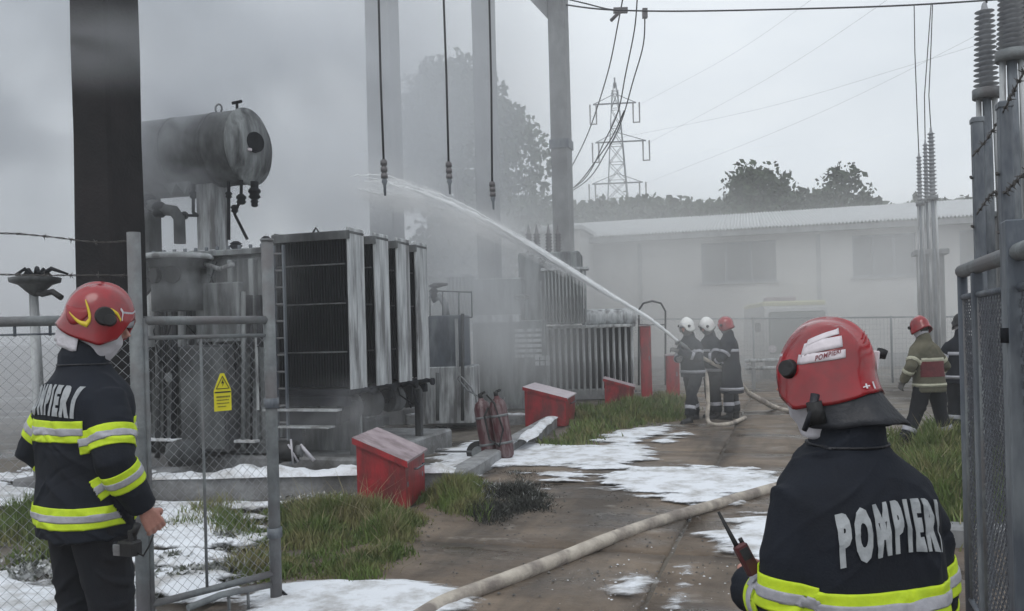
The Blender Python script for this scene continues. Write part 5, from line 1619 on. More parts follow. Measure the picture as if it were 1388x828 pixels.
# concrete block at the foot of the right gate
cbk = thing('kerb_block', 'low concrete edge block in front of the right grass strip', 'kerb', G(1300, 745), TH)
MB().box((.35, .1, .05), (1.1, .22, .22), None, .02).build('block', M_CONC, cbk)

# ------------------------------------------------------------------ the hose
hz_ = .045
hp_ = [G(540, 868), G(600, 828), G(680, 797), G(760, 766), G(830, 737), G(900, 712), G(970, 691), G(1040, 670), G(1110, 650), G(1180, 622), G(1205, 600), G(1170, 583), G(1100, 568), G(1055, 557)]
hp_ = [Vector((p.x, p.y, hz_)) for p in hp_] + [W(1035, 544, 15.6), W(1015, 533, 15.4)]
HOSEPTS = hp_
def smooth_path(P_, sub=10):
    out = []
    for i in range(len(P_) - 1):
        a, b, c, d = P_[max(0, i - 1)], P_[i], P_[i + 1], P_[min(len(P_) - 1, i + 2)]
        for k in range(sub):
            t = k / sub
            out.append(.5 * ((2 * b) + (-a + c) * t + (2 * a - 5 * b + 4 * c - d) * t ** 2 + (-a + 3 * b - 3 * c + d) * t ** 3))
    return out + [P_[-1]]
def hose(name, label, P_, r, m):
    pts = smooth_path(P_, 14)
    pts = [p + Vector((.010 * fbm(p.x, p.y, .5, 3), .010 * fbm(p.x, p.y, .5, 7), .003 * fbm(p.x, p.y, 1, 1))) for p in pts]
    o = MB().tube(pts, [r * (1 + .03 * fbm(p.x, p.y, 1.5, 2)) for p in pts], 14).build(name, m)
    return tag(o, label, 'fire hose')
hose('fire_hose', 'dirty cream fire hose running across the road to the nozzle team', hp_, .05, M_HOSE)
hose('fire_hose', 'pale slack hose hanging between the legs of the nozzle team', [W(952, 496, 14.85), W(958, 512, 14.7), W(960, 545, 14.6), G(961, 572, .04), G(985, 575, .04), G(1010, 566, .04)], .035, M_HOSE)
# ================================================================== PEOPLE
def baked(mb, voxel, smooth_it=6, fold=None, factor=.5):
    """join overlapping solids into one continuous skin: voxel remesh, smooth, then displace"""
    me = mb.mesh('tmp', M_SKIN)
    o = bpy.data.objects.new('tmp', me); COL.objects.link(o)
    r = o.modifiers.new('r', 'REMESH'); r.mode = 'VOXEL'; r.voxel_size = voxel
    s = o.modifiers.new('s', 'SMOOTH'); s.iterations = smooth_it; s.factor = factor
    dg = bpy.context.evaluated_depsgraph_get(); dg.update()
    out = bpy.data.meshes.new_from_object(o.evaluated_get(dg))
    bpy.data.objects.remove(o); bpy.data.meshes.remove(me)
    if fold:
        nn = [v.normal.copy() for v in out.vertices]
        for v, n in zip(out.vertices, nn):
            v.co += n * fold(v.co)
    out.polygons.foreach_set('use_smooth', [True] * len(out.polygons))
    out.update()
    return out

def link_mesh(name, me, m, parent, label=None):
    me.name = name
    me.materials.clear(); me.materials.append(m)
    o = bpy.data.objects.new(name, me); COL.objects.link(o); o.parent = parent
    if label: o['label'] = label
    return o

def loft(mb, secs, n=28, power=2.6):
    """rings (cx, cy, z, half width, half depth) joined and capped"""
    vs, fs = [], []
    for cx, cy, z, a, b in secs:
        for k in range(n):
            t = 2 * math.pi * k / n
            c, s = math.cos(t), math.sin(t)
            vs.append((cx + a * math.copysign(abs(c) ** (2 / power), c), cy + b * math.copysign(abs(s) ** (2 / power), s), z))
    for i in range(len(secs) - 1):
        for k in range(n):
            l = (k + 1) % n
            fs.append((i * n + k, i * n + l, (i + 1) * n + l, (i + 1) * n + k))
    fs.append(tuple(range(n - 1, -1, -1))); fs.append(tuple((len(secs) - 1) * n + k for k in range(n)))
    return mb.raw(vs, fs, True)

def fold_fn(amp, seed, hang=2.2):
    """cloth: broad soft swells with a few long sharp creases running across them"""
    def f(c):
        w = noise.noise(Vector((c.x * 3 + seed, c.y * 3, c.z * 3))) * .12
        a = noise.noise(Vector((c.x * 4.5 + seed, c.y * 4.5, c.z * 5)))
        side = math.copysign(1, c.x)
        r1 = 1 - abs(noise.noise(Vector(((c.x * side * .8 + c.z + w) * 9, (c.y + w) * 4, (c.z * .3 - c.x) * 2.5 + seed)))) * 3.2
        r2 = 1 - abs(noise.noise(Vector(((c.z - c.x * .4 * side + w) * 14, c.y * 3, c.x * 3 + seed * 2)))) * 4.0
        m = max(0, noise.noise(Vector((c.x * 5, c.y * 5 + seed, c.z * 4))) + .25)
        return amp * (a * .7 + max(0, r1) ** 2 * .75 * (m + .15) * 1.6 - max(0, r2) ** 2 * .5 * m)
    return f

def cut_band(me, planes, keep, off, name, m, parent):
    """strip of tape: the part of a garment between planes, lifted off the cloth"""
    bm_ = bmesh.new(); bm_.from_mesh(me)
    bm_.normal_update()
    for co, no in planes:
        g = bm_.verts[:] + bm_.edges[:] + bm_.faces[:]
        bmesh.ops.bisect_plane(bm_, geom=g, plane_co=co, plane_no=no, clear_outer=True, clear_inner=False)
    dele = [f for f in bm_.faces if not keep(f.calc_center_median())]
    bmesh.ops.delete(bm_, geom=dele, context='FACES')
    if not bm_.faces:
        bm_.free(); return None
    bm_.normal_update()
    nn = {v: v.normal.copy() for v in bm_.verts}
    for v in bm_.verts: v.co += nn[v] * off
    ex = bmesh.ops.extrude_face_region(bm_, geom=bm_.faces[:])
    for v in [g for g in ex['geom'] if isinstance(g, bmesh.types.BMVert)]:
        v.co += nn.get(v, v.normal) * 0 + v.normal * 0
    out = bpy.data.meshes.new(name); bm_.to_mesh(out); bm_.free()
    out.materials.append(m)
    out.polygons.foreach_set('use_smooth', [True] * len(out.polygons))
    o = bpy.data.objects.new(name, out); COL.objects.link(o); o.parent = parent
    sm = o.modifiers.new('thickness', 'SOLIDIFY'); sm.thickness = .0025; sm.offset = 1
    return o

def hand_mb(mb, wrist, d, palm_n, side, curl=.9, s=1.0):
    """five fingers of different length bent round towards the palm, thumb from the side of the palm"""
    d = d.normalized(); n = (palm_n - d * palm_n.dot(d)).normalized(); x = d.cross(n) * side   # x: towards the thumb
    L_ = .088 * s
    for k in (-1, -.35, .35, 1):
        mb.tube([wrist + x * k * .012, wrist + d * .03 * s + x * k * .022 * s, wrist + d * L_ + x * k * .032 * s], [.017 * s, .016 * s, .012 * s], 8)
    for k, ln in ((1, .072), (.36, .080), (-.34, .075), (-1, .058)):
        p = wrist + d * (L_ - .004) + x * k * .032 * s
        a = .25 + curl * .3; pts = [p]; dirv = d
        for j, f in enumerate((.45, .3, .25)):
            a2 = a + curl * (j * .75)
            dv = d * math.cos(a2) + n * math.sin(a2) + x * k * .05
            pts.append(pts[-1] + dv.normalized() * ln * f * s)
        mb.tube(pts, [.0098 * s, .0092 * s, .0086 * s, .0070 * s], 7)
    tb = wrist + d * .025 * s + x * .026 * s
    mb.tube([tb, tb + (x * .8 + d * .6 + n * .3).normalized() * .035 * s, tb + (x * .55 + d * .9 + n * .75).normalized() * .062 * s,
             tb + (x * .25 + d * 1.0 + n * 1.0).normalized() * .085 * s], [.0135 * s, .0118 * s, .010 * s, .008 * s], 7)

HB = (.120, .142, .150)
TMX = ([0, 22, 45, 75, 115, 150, 180], [84, 90, 118, 130, 120, 106, 101])
def helmet_pt(phi, t, k=1.0, off=0.0):
    """phi from the front (+y) clockwise seen from above, t 0 top .. 1 rim"""
    pd = abs((math.degrees(phi) + 180) % 360 - 180)
    back = .5 - .5 * math.cos(phi)             # 0 front, 1 back
    tm = float(np.interp(pd, *TMX))
    th = tm * t
    st = 1 + .030 * max(0, min(1, (th - 84) / 4))                       # lower band stands proud
    if th <= 90:
        r = math.sin(R(th)) ** .88 if th > 0 else 0; z = HB[2] * math.cos(R(th))
    else:
        q = (th - 90) / 40; r = 1 - .06 * q; z = -HB[2] * .74 * q
    fl = .022 * back ** 2 * max(0, (th - 88) / 14) ** 1.4
    x = (HB[0] * r * st + fl * .5) * math.sin(phi)
    y = (HB[1] * r * st + fl) * math.cos(phi)
    crest = .011 * math.exp(-(x / .014) ** 2) * (1 if th < 80 else 0) + .007 * math.exp(-((abs(x) - .058) / .007) ** 2) * (1 if 30 < th < 80 and y < 0 else 0)
    v = Vector((x, y, z + crest)) * k
    nrm = Vector((x / HB[0] ** 2, y / HB[1] ** 2, max(z, -.02) / HB[2] ** 2)).normalized()
    return v + nrm * off

def helmet(parent, M, shell, flap=None, near=False, kind='red', s=1.0):
    """fire helmet with all its fittings; M places the head frame"""
    na, nt = (64, 30) if near else (24, 10)
    vs, fs = [], []
    for i in range(nt + 1):
        for k in range(na):
            vs.append(M @ (helmet_pt(2 * math.pi * k / na, .02 + .98 * i / nt) * s))
    for i in range(nt + 1):
        for k in range(na):
            vs.append(M @ (helmet_pt(2 * math.pi * k / na, .02 + .98 * (1 - i / nt), .94) * s))
    rows = 2 * nt + 2
    for i in range(rows - 1):
        for k in range(na):
            l = (k + 1) % na
            fs.append((i * na + k, (i + 1) * na + k, (i + 1) * na + l, i * na + l))
    fs.append(tuple(range(na))); fs.append(tuple((rows - 1) * na + k for k in range(na - 1, -1, -1)))
    hel = MB().raw(vs, fs, True).build('helmet', shell, parent)
    def patch(name, grid, m, off=.0022):
        """decal following the shell; grid rows of (phi, t)"""
        r_, c_ = len(grid), len(grid[0])
        v = [M @ (helmet_pt(p, t, 1, off) * s) for row in grid for p, t in row]
        f = [(i * c_ + j, i * c_ + j + 1, (i + 1) * c_ + j + 1, (i + 1) * c_ + j) for i in range(r_ - 1) for j in range(c_ - 1)]
        o = MB().raw(v, f, True).build(name, m, hel)
        so = o.modifiers.new('thickness', 'SOLIDIFY'); so.thickness = .0012; so.offset = 0
        return o
    if flap:
        n = 26 if near else 12
        vs, fs = [], []
        ph = [R(flap[0] + (flap[1] - flap[0]) * k / n) for k in range(n + 1)]
        for j in range(6):
            for p in ph:
                b0 = helmet_pt(p, .97, .97)
                out = Vector((math.sin(p), math.cos(p), 0))
                e = max(0.0, math.sin(math.pi * (p - ph[0]) / (ph[-1] - ph[0]))) ** .5
                q = b0 + out * (flap[3] * (j / 5) ** 1.3 * e ** 5) + Vector((0, 0, -flap[2] * (j / 5) * (.75 + .25 * e)))
                q += out * .006 * math.sin(p * 11) * j / 5
                vs.append(M @ (q * s))
        c_ = n + 1
        fs = [(i * c_ + k, i * c_ + k + 1, (i + 1) * c_ + k + 1, (i + 1) * c_ + k) for i in range(5) for k in range(n)]
        o = MB().raw(vs, fs, True).build('neck_flap', flap[4], hel)
        so = o.modifiers.new('thickness', 'SOLIDIFY'); so.thickness = .005
    # visor at the brow
    vs, fs = [], []
    n = 16
    for j in range(4):
        for k in range(n + 1):
            p = R(-38 + 76 * k / n)
            q = helmet_pt(p, .0 + .88 * 84 / float(np.interp(abs(math.degrees(p)), *TMX)), 1.01) + Vector((0, 0, -.022 * j))
            vs.append(M @ (q * s))
    fs = [(i * (n + 1) + k, i * (n + 1) + k + 1, (i + 1) * (n + 1) + k + 1, (i + 1) * (n + 1) + k) for i in range(3) for k in range(n)]
    o = MB().raw(vs, fs, True).build('visor', M_HELMY if kind == 'white' and False else M_SILV, hel)
    so = o.modifiers.new('thickness', 'SOLIDIFY'); so.thickness = .003
    for sd_ in (-1, 1):
        p = helmet_pt(R(62) * sd_, .72)
        nn = Vector((sd_, .15, .1)).normalized()
        q0_, q1_ = M @ (p * s), M @ ((p + nn * .022) * s)
        MB().tube([q0_, q1_], [.027 * s, .021 * s], 16 if near else 8).build('side_disc', M_BLACK, hel)
    return hel, patch

def text_mesh(s, h, width, bold=.03):
    bold = max(bold, .068) if h < .5 else bold
    cu = bpy.data.curves.new('t', 'FONT'); cu.body = s; cu.size = 1; cu.offset = bold; cu.fill_mode = 'FRONT'; cu.resolution_u = 3; cu.space_character = 1.42 if h < .5 else 1.12
    o = bpy.data.objects.new('t', cu); COL.objects.link(o)
    dg = bpy.context.evaluated_depsgraph_get(); dg.update()
    me = bpy.data.meshes.new_from_object(o.evaluated_get(dg))
    bm_ = bmesh.new(); bm_.from_mesh(me)
    bmesh.ops.remove_doubles(bm_, verts=bm_.verts, dist=1e-5)
    bmesh.ops.triangulate(bm_, faces=bm_.faces)
    for _ in range(4):
        lg = [e for e in bm_.edges if e.calc_length() > .10]
        if not lg: break
        bmesh.ops.subdivide_edges(bm_, edges=lg, cuts=1)
        bmesh.ops.triangulate(bm_, faces=bm_.faces)
    x0 = min(v.co.x for v in bm_.verts); x1 = max(v.co.x for v in bm_.verts)
    y0 = min(v.co.y for v in bm_.verts); y1 = max(v.co.y for v in bm_.verts)
    for v in bm_.verts:
        v.co.x = ((v.co.x - x0) / (x1 - x0) - .5) * width; v.co.y = ((v.co.y - y0) / (y1 - y0) - .5) * h
    V_ = [v.co.copy() for v in bm_.verts]; bm_.verts.index_update(); F_ = [tuple(v.index for v in f.verts) for f in bm_.faces]
    bm_.free(); bpy.data.objects.remove(o); bpy.data.curves.remove(cu); bpy.data.meshes.remove(me)
    return V_, F_

def person(label, loc, rz, s=1.0, drop=0.0, lean=(0, 0), head=(0, .03, 0), hyaw=0, hpitch=0, hroll=0, elbows=None, wrists=None, knees=None, ankles=None,
           jacket=M_JACKET, trousers=M_TROUS, shell=M_HELM, near=False, text=None, bands='yellow', flap=None, gloves=False, curl=.9, handdir=None, group=None, hood=True, long_coat=False, seed=0, shoulders=1.0, chest=1.245, armf=.62, slope=0.0, hsc=1.0):
    t = thing('person', label, 'person', loc, rz, group)
    M_ = Matrix.Diagonal((s, s, s, 1))
    zd = Vector((0, 0, -drop))
    def sp(z):            # spine offset with lean and drop
        k = max(0, (z - .9)) / .6
        return Vector((lean[0] * k, lean[1] * k, -drop))
    J = {}
    for sd_, nm in ((-1, 'l'), (1, 'r')):
        J['sh' + nm] = Vector((sd_ * .172 * shoulders, 0, 1.352)) + sp(1.40)
        J['el' + nm] = Vector((elbows or {}).get(nm, (sd_ * .30, -.03, 1.12))) + zd
        J['wr' + nm] = Vector((wrists or {}).get(nm, (sd_ * .28, .10, .88))) + zd
        J['hp' + nm] = Vector((sd_ * .10, 0, .90)) + zd
        J['kn' + nm] = Vector((knees or {}).get(nm, (sd_ * .12, .04 + drop * .9, .50 - drop * .35)))
        J['an' + nm] = Vector((ankles or {}).get(nm, (sd_ * .13, 0, .09)))
    hc = Vector((0, 0, 1.665)) + sp(1.6) + Vector(head)
    nk = Vector((0, -.01, 1.50)) + sp(1.5)
    HM = T3(hc) @ rotM(0, 0, hyaw) @ rotM(hpitch, hroll, 0)
    S_ = lambda v: Vector(v) * s
    # ---- body: one continuous skin
    b = MB()
    loft(b, [(sp(z).x, sp(z).y + y, z - drop, a, d) for z, y, a, d in ((.84, 0, .13, .09), (.92, 0, .165, .11), (1.05, 0, .145, .10), (1.2, 0, .155, .105), (1.35, 0, .175, .11), (1.44, 0, .15, .085), (1.49, -.01, .07, .06), (1.52, -.01, .055, .055))], 20)
    b.tube([nk - Vector((0, 0, .06)), nk, hc - Vector((0, .0, .09))], [.062, .057, .055], 10)
    def hp(v): return HM @ Vector(v)
    hv, hf = [], []
    nn_ = 20
    for i in range(13):
        th = math.pi * (i + .02) / 12.04
        for k in range(nn_):
            ph = 2 * math.pi * k / nn_
            x, y, z = .078 * math.sin(th) * math.sin(ph), .098 * math.sin(th) * math.cos(ph), .118 * math.cos(th)
            if z < 0: x *= 1 - .9 * (-z) / .30; y = y * (1 - .45 * (-z) / .30) + .012 * (-z) / .118
            hv.append(hp((x, y, z)))
    for i in range(12):
        for k in range(nn_):
            l = (k + 1) % nn_; hf.append((i * nn_ + k, (i + 1) * nn_ + k, (i + 1) * nn_ + l, i * nn_ + l))
    hf.append(tuple(range(nn_))); hf.append(tuple(12 * nn_ + k for k in range(nn_ - 1, -1, -1)))
    b.raw(hv, hf, True)
    b.tube([hp((0, .09, .02)), hp((0, .118, -.022)), hp((0, .096, -.032))], [.009, .015, .010], 8)        # nose
    b.tube([hp((-.022, .086, -.055)), hp((0, .093, -.055)), hp((.022, .086, -.055))], [.006, .008, .006], 6)   # lips
    for q in (-1, 1):
        b.tube([hp((q * .075, .0, .025)), hp((q * .085, -.008, .0)), hp((q * .077, .004, -.03))], [.012, .014, .009], 7)   # ears
        b.tube([hp((q * .02, .088, .022)), hp((q * .05, .078, .02))], [.008, .008], 6)       # brow
    for nm in 'lr':
        b.tube([J['sh' + nm], J['el' + nm], J['wr' + nm]], [.055, .043, .028], 12)
        b.tube([J['hp' + nm], J['kn' + nm], J['an' + nm]], [.088, .058, .042], 12)
        b.tube([J['an' + nm] + Vector((0, -.04, -.04)), J['an' + nm] + Vector((0, .10, -.05)), J['an' + nm] + Vector((0, .17, -.06))], [.035, .035, .025], 8)
        if not gloves:
            d = (handdir or {}).get(nm, (J['wr' + nm] - J['el' + nm]).normalized())
            hand_mb(b, J['wr' + nm], Vector(d), Vector((-1 if nm == 'r' else 1, .25, 0)), 1 if nm == 'r' else -1, curl)
    vx = .0052 if near else .014
    me = baked(b, vx, 3 if near else 2)
    me.transform(M_)
    body = link_mesh('body', me, M_SKIN, t)
    for q in (-1, 1):
        MB().lathe([(0, -.011), (.008, -.008), (.0115, 0), (.008, .008), (0, .011)], 10, T3(S_(hp((q * .031, .078, .004))))).build('eye', M_EYE, body)
        MB().lathe([(0, -.004), (.005, -.003), (.005, .003), (0, .004)], 8, T3(S_(hp((q * .031, .0885, .004))))).build('pupil', M_BLACK, body)
    # short hair under the helmet
    hh = MB()
    for i in range(40):
        a = R(95 + 170 * i / 39)
        hh.tube([hp((.080 * math.sin(a), .10 * math.cos(a), .02)), hp((.079 * math.sin(a), .097 * math.cos(a), -.05))], .009, 5)
    hm = baked(hh, .012, 2); hm.transform(M_); link_mesh('hair', hm, M_HAIR, t)
    # ---- trousers and boots
    tm = MB()
    loft(tm, [(0, 0, z - drop, a, d) for z, a, d in ((.82, .165, .125), (.90, .20, .145), (.98, .185, .135), (1.05, .17, .125))], 20)
    for nm in 'lr':
        k_, a_ = J['kn' + nm], J['an' + nm]
        tm.tube([J['hp' + nm] + Vector((0, 0, .02)), J['hp' + nm].lerp(k_, .4), k_, k_.lerp(a_, .5), a_ + (k_ - a_) * .12], [.122, .112, .092, .090, .088], 14)
    me = baked(tm, .011 if near else .02, 5, fold_fn(.013, seed + 3, .6)); me.transform(M_)
    tr_ = link_mesh('trousers', me, trousers, t)
    if not near:
        for nm in 'lr':
            k_, a_ = J['kn' + nm], J['an' + nm]; d = (k_ - a_).normalized(); c = a_ + d * .20
            cut_band(tr_.data, [((c + d * .03) * s, d), ((c - d * .03) * s, -d)], lambda f, c=c: (f - c * s).length < .16, .004, 'reflective_band', M_SILV, tr_)
    for nm in 'lr':
        a_ = J['an' + nm]; bt = MB()
        f = [a_ + Vector((0, -.05, -.035)), a_ + Vector((0, .02, -.03)), a_ + Vector((0, .12, -.045)), a_ + Vector((0, .20, -.05))]
        bt.tube(f, [.045, .058, .050, .034], 12); bt.tube([a_ + Vector((0, 0, .14)), a_ + Vector((0, -.005, .02)), a_ + Vector((0, -.01, -.03))], [.066, .058, .052], 12)
        bt.box(a_ + Vector((0, .075, -.078)), (.09, .29, .024))
        me = baked(bt, .012, 3); me.transform(M_); link_mesh('boot', me, M_BOOT, t)
    # ---- jacket
    jm = MB()
    hem = .80
    secs = [(hem, .225, .165), (.92, .222, .165), (1.05, .205, .155), (1.2, .22, .16), (1.32, .224 * shoulders, .162), (1.375, .218 * shoulders, .155), (1.42, .192 * shoulders, .142), (1.455, .150, .124), (1.485, .112, .106), (1.515, .094, .094), (1.54, .088, .088)]
    if long_coat: secs = [(.48, .26, .21), (.65, .25, .19)] + secs
    loft(jm, [(sp(z).x, sp(z).y, z - drop, a, d) for z, a, d in secs], 32)
    cb = nk.lerp(hc, .35)
    jm.tube([nk - Vector((0, 0, .03)), nk + Vector((0, 0, .035)), cb + Vector((0, 0, .03))], [.096, .092, .086], 20)
    for nm in 'lr':
        sh, el, wr = J['sh' + nm], J['el' + nm], J['wr' + nm]
        e2 = wr - (wr - el).normalized() * .01
        jm.tube([sh + Vector((-.05 if nm == 'r' else .05, 0, .0)), sh, sh.lerp(el, .5), el, el.lerp(e2, .5), e2], [.070, .084, .083, .076, .070, .060], 16)
    vj = .0068 if near else .016
    me = baked(jm, vj, 8 if near else 4, fold_fn(.016 if near else .008, seed)); me.transform(M_)
    jk = link_mesh('jacket', me, jacket, t)
    def near_arm(f):
        best = 9
        for nm in 'lr':
            for a, b2, r_ in ((J['sh' + nm], J['el' + nm], .10), (J['el' + nm], J['wr' + nm], .09)):
                a, b2 = a * s, b2 * s; e = b2 - a; u_ = max(0, min(1, (f - a).dot(e) / e.length_squared))
                best = min(best, (f - a - e * u_).length / (r_ * s))
        return best
    bw = .043 if near else .024
    mats_ = (M_YEL, M_SILV) if bands == 'yellow' else (M_SILV, M_SILV)
    def torso_band(zc, nm_='reflective_band', w=bw, m=None, off=.0035):
        lo_, hi_ = Vector((0, 0, (zc - w - drop) * s)), Vector((0, 0, (zc + w - drop) * s))
        o = cut_band(jk.data, [(hi_, Vector((0, 0, 1))), (lo_, Vector((0, 0, -1)))], lambda f: near_arm(f) > 1.02, off, nm_, m or mats_[0], jk)
        return o
    def arm_band(nm, a, b2, f_, w=bw):
        a, b2 = J[a + nm] * s, J[b2 + nm] * s; d = (b2 - a).normalized(); c = a.lerp(b2, f_)
        for ww, off, m, nmx in ((w, .0035, mats_[0], 'reflective_band'), (w * .33, .0065, mats_[1], 'silver_stripe')):
            cut_band(jk.data, [(c + d * ww * s, d), (c - d * ww * s, -d)], lambda f: (f - c).length < .135 * s and ((f - c) - d * (f - c).dot(d)).length < .118 * s, off, nmx, m, jk)
    if bands:
        for zc in ((chest, .895) if not long_coat else (chest, .56)):
            torso_band(zc); torso_band(zc, 'silver_stripe', bw * .33, mats_[1], .0065)
        for nm in 'lr':
            arm_band(nm, 'sh', 'el', armf); arm_band(nm, 'el', 'wr', .30)
    if near:                                    # sewn yoke, collar and sleeve seams
        for zc in (1.512,):
            cut_band(jk.data, [(Vector((0, 0, (zc + .003 - drop) * s)), Vector((0, 0, 1))), (Vector((0, 0, (zc - .003 - drop) * s)), Vector((0, 0, -1)))], lambda f: True, .0012, 'seam', M_LEATHER, jk)
    if text:
        bv = BVHTree.FromPolygons([v.co for v in jk.data.vertices], [tuple(p.vertices) for p in jk.data.polygons])
        for word, zc, h_, w_, arc in text:
            V_, F_ = text_mesh(word, h_ * s, w_ * s, .022)
            out = []
            for v in V_:
                x, z = v.x + sp(1.38).x * s, (zc - drop) * s + v.y + arc * (v.x / (w_ * s * .5)) ** 2 * s + slope * v.x
                hit, nr, _, _ = bv.ray_cast(Vector((x, -1, z)), Vector((0, 1, 0)))
                y = hit.y if hit else sp(1.38).y
                out.append(Vector((x, y - .0055, z)))
            o = mesh_obj('lettering', [tuple(v) for v in out], F_, M_LETTER, jk)
            so = o.modifiers.new('thickness', 'SOLIDIFY'); so.thickness = .002; so.offset = 0
    if gloves:
        for nm in 'lr':
            g = MB(); d = (J['wr' + nm] - J['el' + nm]).normalized()
            g.tube([J['wr' + nm] - d * .03, J['wr' + nm] + d * .02], [.045, .04], 10)
            hand_mb(g, J['wr' + nm], d, Vector((-1 if nm == 'r' else 1, .25, -.2)), 1 if nm == 'r' else -1, 1.3, 1.15)
            me = baked(g, .011, 2); me.transform(M_); link_mesh('glove', me, M_GLOVE, t)
    # ---- hood cloth at the nape and helmet
    if hood:
        hd = MB()
        hd.tube([cb - Vector((0, 0, .01)), hc - Vector((0, .01, .055)), hc - Vector((0, .01, .0))], [.078, .098, .098], 20)
        me = baked(hd, .008 if near else .016, 4, fold_fn(.010, seed + 9)); me.transform(M_); 
        fc = MB()
        link_mesh('hood', me, M_HOOD if hood is True else hood, t)
    Mh = T3((hc + (HM.to_3x3() @ Vector((0, -.005, .035)))) * s) @ HM.to_3x3().to_4x4()
    Mh = Mh @ Matrix.Diagonal((hsc, hsc, 1 - (1 - hsc) * .3, 1))
    hel, patch = helmet(t, Mh, shell, flap, near, s=s)
    return t, hel, patch, Mh, J

def grid(p0, p1, t0, t1, nr=6, nc=8, bend=0.0, taper=1.0):
    """decal region on the shell in degrees and t"""
    out = []
    for i in range(nr):
        a = i / (nr - 1)
        row = []
        for j in range(nc):
            c = j / (nc - 1)
            t = t0 + (t1 - t0) * a
            w = 1 - (1 - taper) * c
            tm = (t0 + t1) / 2
            row.append((R(p0 + (p1 - p0) * c), tm + (t - tm) * w + bend * math.sin(c * math.pi)))
        out.append(row)
    return out

# ---- left firefighter, seen from behind, looking right
Yl = 3.7
gl_ = W(108, 450, Yl)
pl_, hel, patch, Mh, JL = person('firefighter in navy jacket at the left edge, looking right, small camera in his hand', (gl_.x, Yl, 0), R(-36), s=1.03,
    lean=(0, .02), head=(.015, .055, .005), hyaw=R(-42), hpitch=R(-8), elbows={'l': (-.30, -.06, 1.14), 'r': (.262, -.01, 1.12)}, wrists={'l': (-.17, .14, .98), 'r': (.262, .12, .90)},
    near=True, text=[('POMPIERI', 1.375, .128, .335, -.012)], flap=(105, 255, .085, .002, M_HOOD), seed=1, curl=.8, group=None)
# decals on the side towards the camera (right of his head)
patch('decal', [[(R(96 + 52 * c), .60 + .22 * a * math.sin(math.pi * (c * .85 + .15)) + .0 + .10 * c) for c in np.linspace(0, 1, 10)] for a in (0, .35, .7, 1)], mat('dark_red_decal', (.32, .006, .012), None, .35, 5, 0))
def stroke(patchf, pts, w, m, name='decal_stripe'):
    """tapering curved stroke in (phi degrees, t)"""
    g0, g1 = [], []
    for i, (p, t_, k) in enumerate(pts):
        a = pts[min(i + 1, len(pts) - 1)]; b = pts[max(i - 1, 0)]
        dp, dt = (a[0] - b[0]) / 60.0, a[1] - b[1]
        l = math.hypot(dp, dt) or 1
        nx_, ny_ = -dt / l * w * k, dp / l * w * k
        g0.append((R(p + nx_ * 60), t_ + ny_)); g1.append((R(p - nx_ * 60), t_ - ny_))
    patchf(name, [g0, g1], m, .0034)
def curve(pts, n=12):
    P_ = smooth_path([Vector(p) for p in pts], n)
    return [(p.x, p.y, p.z) for p in P_]
stroke(patch, curve([(106, .50, .3), (98, .60, .8), (92, .72, 1.1), (96, .80, 1.3)]), .030, M_HELMY)
stroke(patch, curve([(94, .80, 1.3), (106, .80, .9), (120, .765, .5), (132, .74, .15)]), .026, M_HELMY)
stroke(patch, curve([(62, .58, .8), (50, .66, 1.0), (44, .76, .8)]), .022, M_HELMY)
stroke(patch, curve([(44, .60, .8), (40, .68, 1.0), (42, .78, .6)]), .020, M_DECAL)
dk = MB().tube([Mh @ (helmet_pt(R(70), .66, .99) * 1.05), Mh @ (helmet_pt(R(70), .66, 1.10) * 1.05)], [.042, .036], 18).build('visor_pivot', M_BLACK, hel)

# camera held low in his right hand
wr = MW[pl_] @ (JL['wrr'] * 1.05)
cm = thing('handheld_camera', 'small black camera with dangling strap held low by the left firefighter', 'camera', W(176, 742, 3.52), R(-20))
cb_ = MB().box((0, 0, 0), (.085, .06, .06), None, .008).build('camera_body', M_BLACK, cm)
MB().tube([(-.035, 0, .0), (-.07, -.01, .0)], .024, 14).build('lens', M_LEATHER, cm)
MB().box((.015, 0, .045), (.03, .03, .06), None, .005).build('grip', M_BLACK, cm)
MB().box((-.04, -.03, -.005), (.035, .012, .045), None, .003).build('side_plate', M_GALV, cm)
MB().tube([(.02, 0, .05), (.045, .0, .10)], .014, 8).build('handle', M_BLACK, cm)
MB().tube([(.04, 0, -.02), (.07, 0, -.03), (.10, 0, .01), (.125, 0, .06)], .004, 6).build('strap', M_BLACK, cm)

# ---- near firefighter at the right, seen from behind
Yr = 2.2
gr2 = W(1170, 450, Yr)
pr_, hel, patch, Mh, JR = person('close firefighter seen from behind, red helmet with striped decal and black neck flap', (gr2.x, Yr, 0), R(14), s=.985, drop=.16,
    lean=(-.02, .05), head=(-.025, .055, 0), hyaw=R(36), hpitch=R(5), hroll=R(6), elbows={'l': (-.222, .04, 1.10), 'r': (.212, .04, 1.10)}, wrists={'l': (-.195, .26, 1.09), 'r': (.25, .14, .9)},
    near=True, text=[('POMPIERI', 1.325, .132, .300, -.020)], flap=(95, 268, .085, .085, M_LEATHER), seed=5, curl=1.2, shoulders=.98, chest=1.125, armf=.86, slope=.05, hsc=.92)
# striped decal on his left rear: three white bars fanning out
for k, (t0, t1) in enumerate(((.30, .37), (.40, .52), (.55, .63))):
    patch('decal', [[(R(288 - 56 * c), t0 + (t1 - t0) * a + (.16 - .10 * k * .5) * (1 - c) ** 1.5 * (1 - .3 * k)) for c in np.linspace(.12 * (2 - k) * .5, 1 - .10 * (2 - k) * .6, 10)] for a in (0, .33, .67, 1)], M_DECAL)
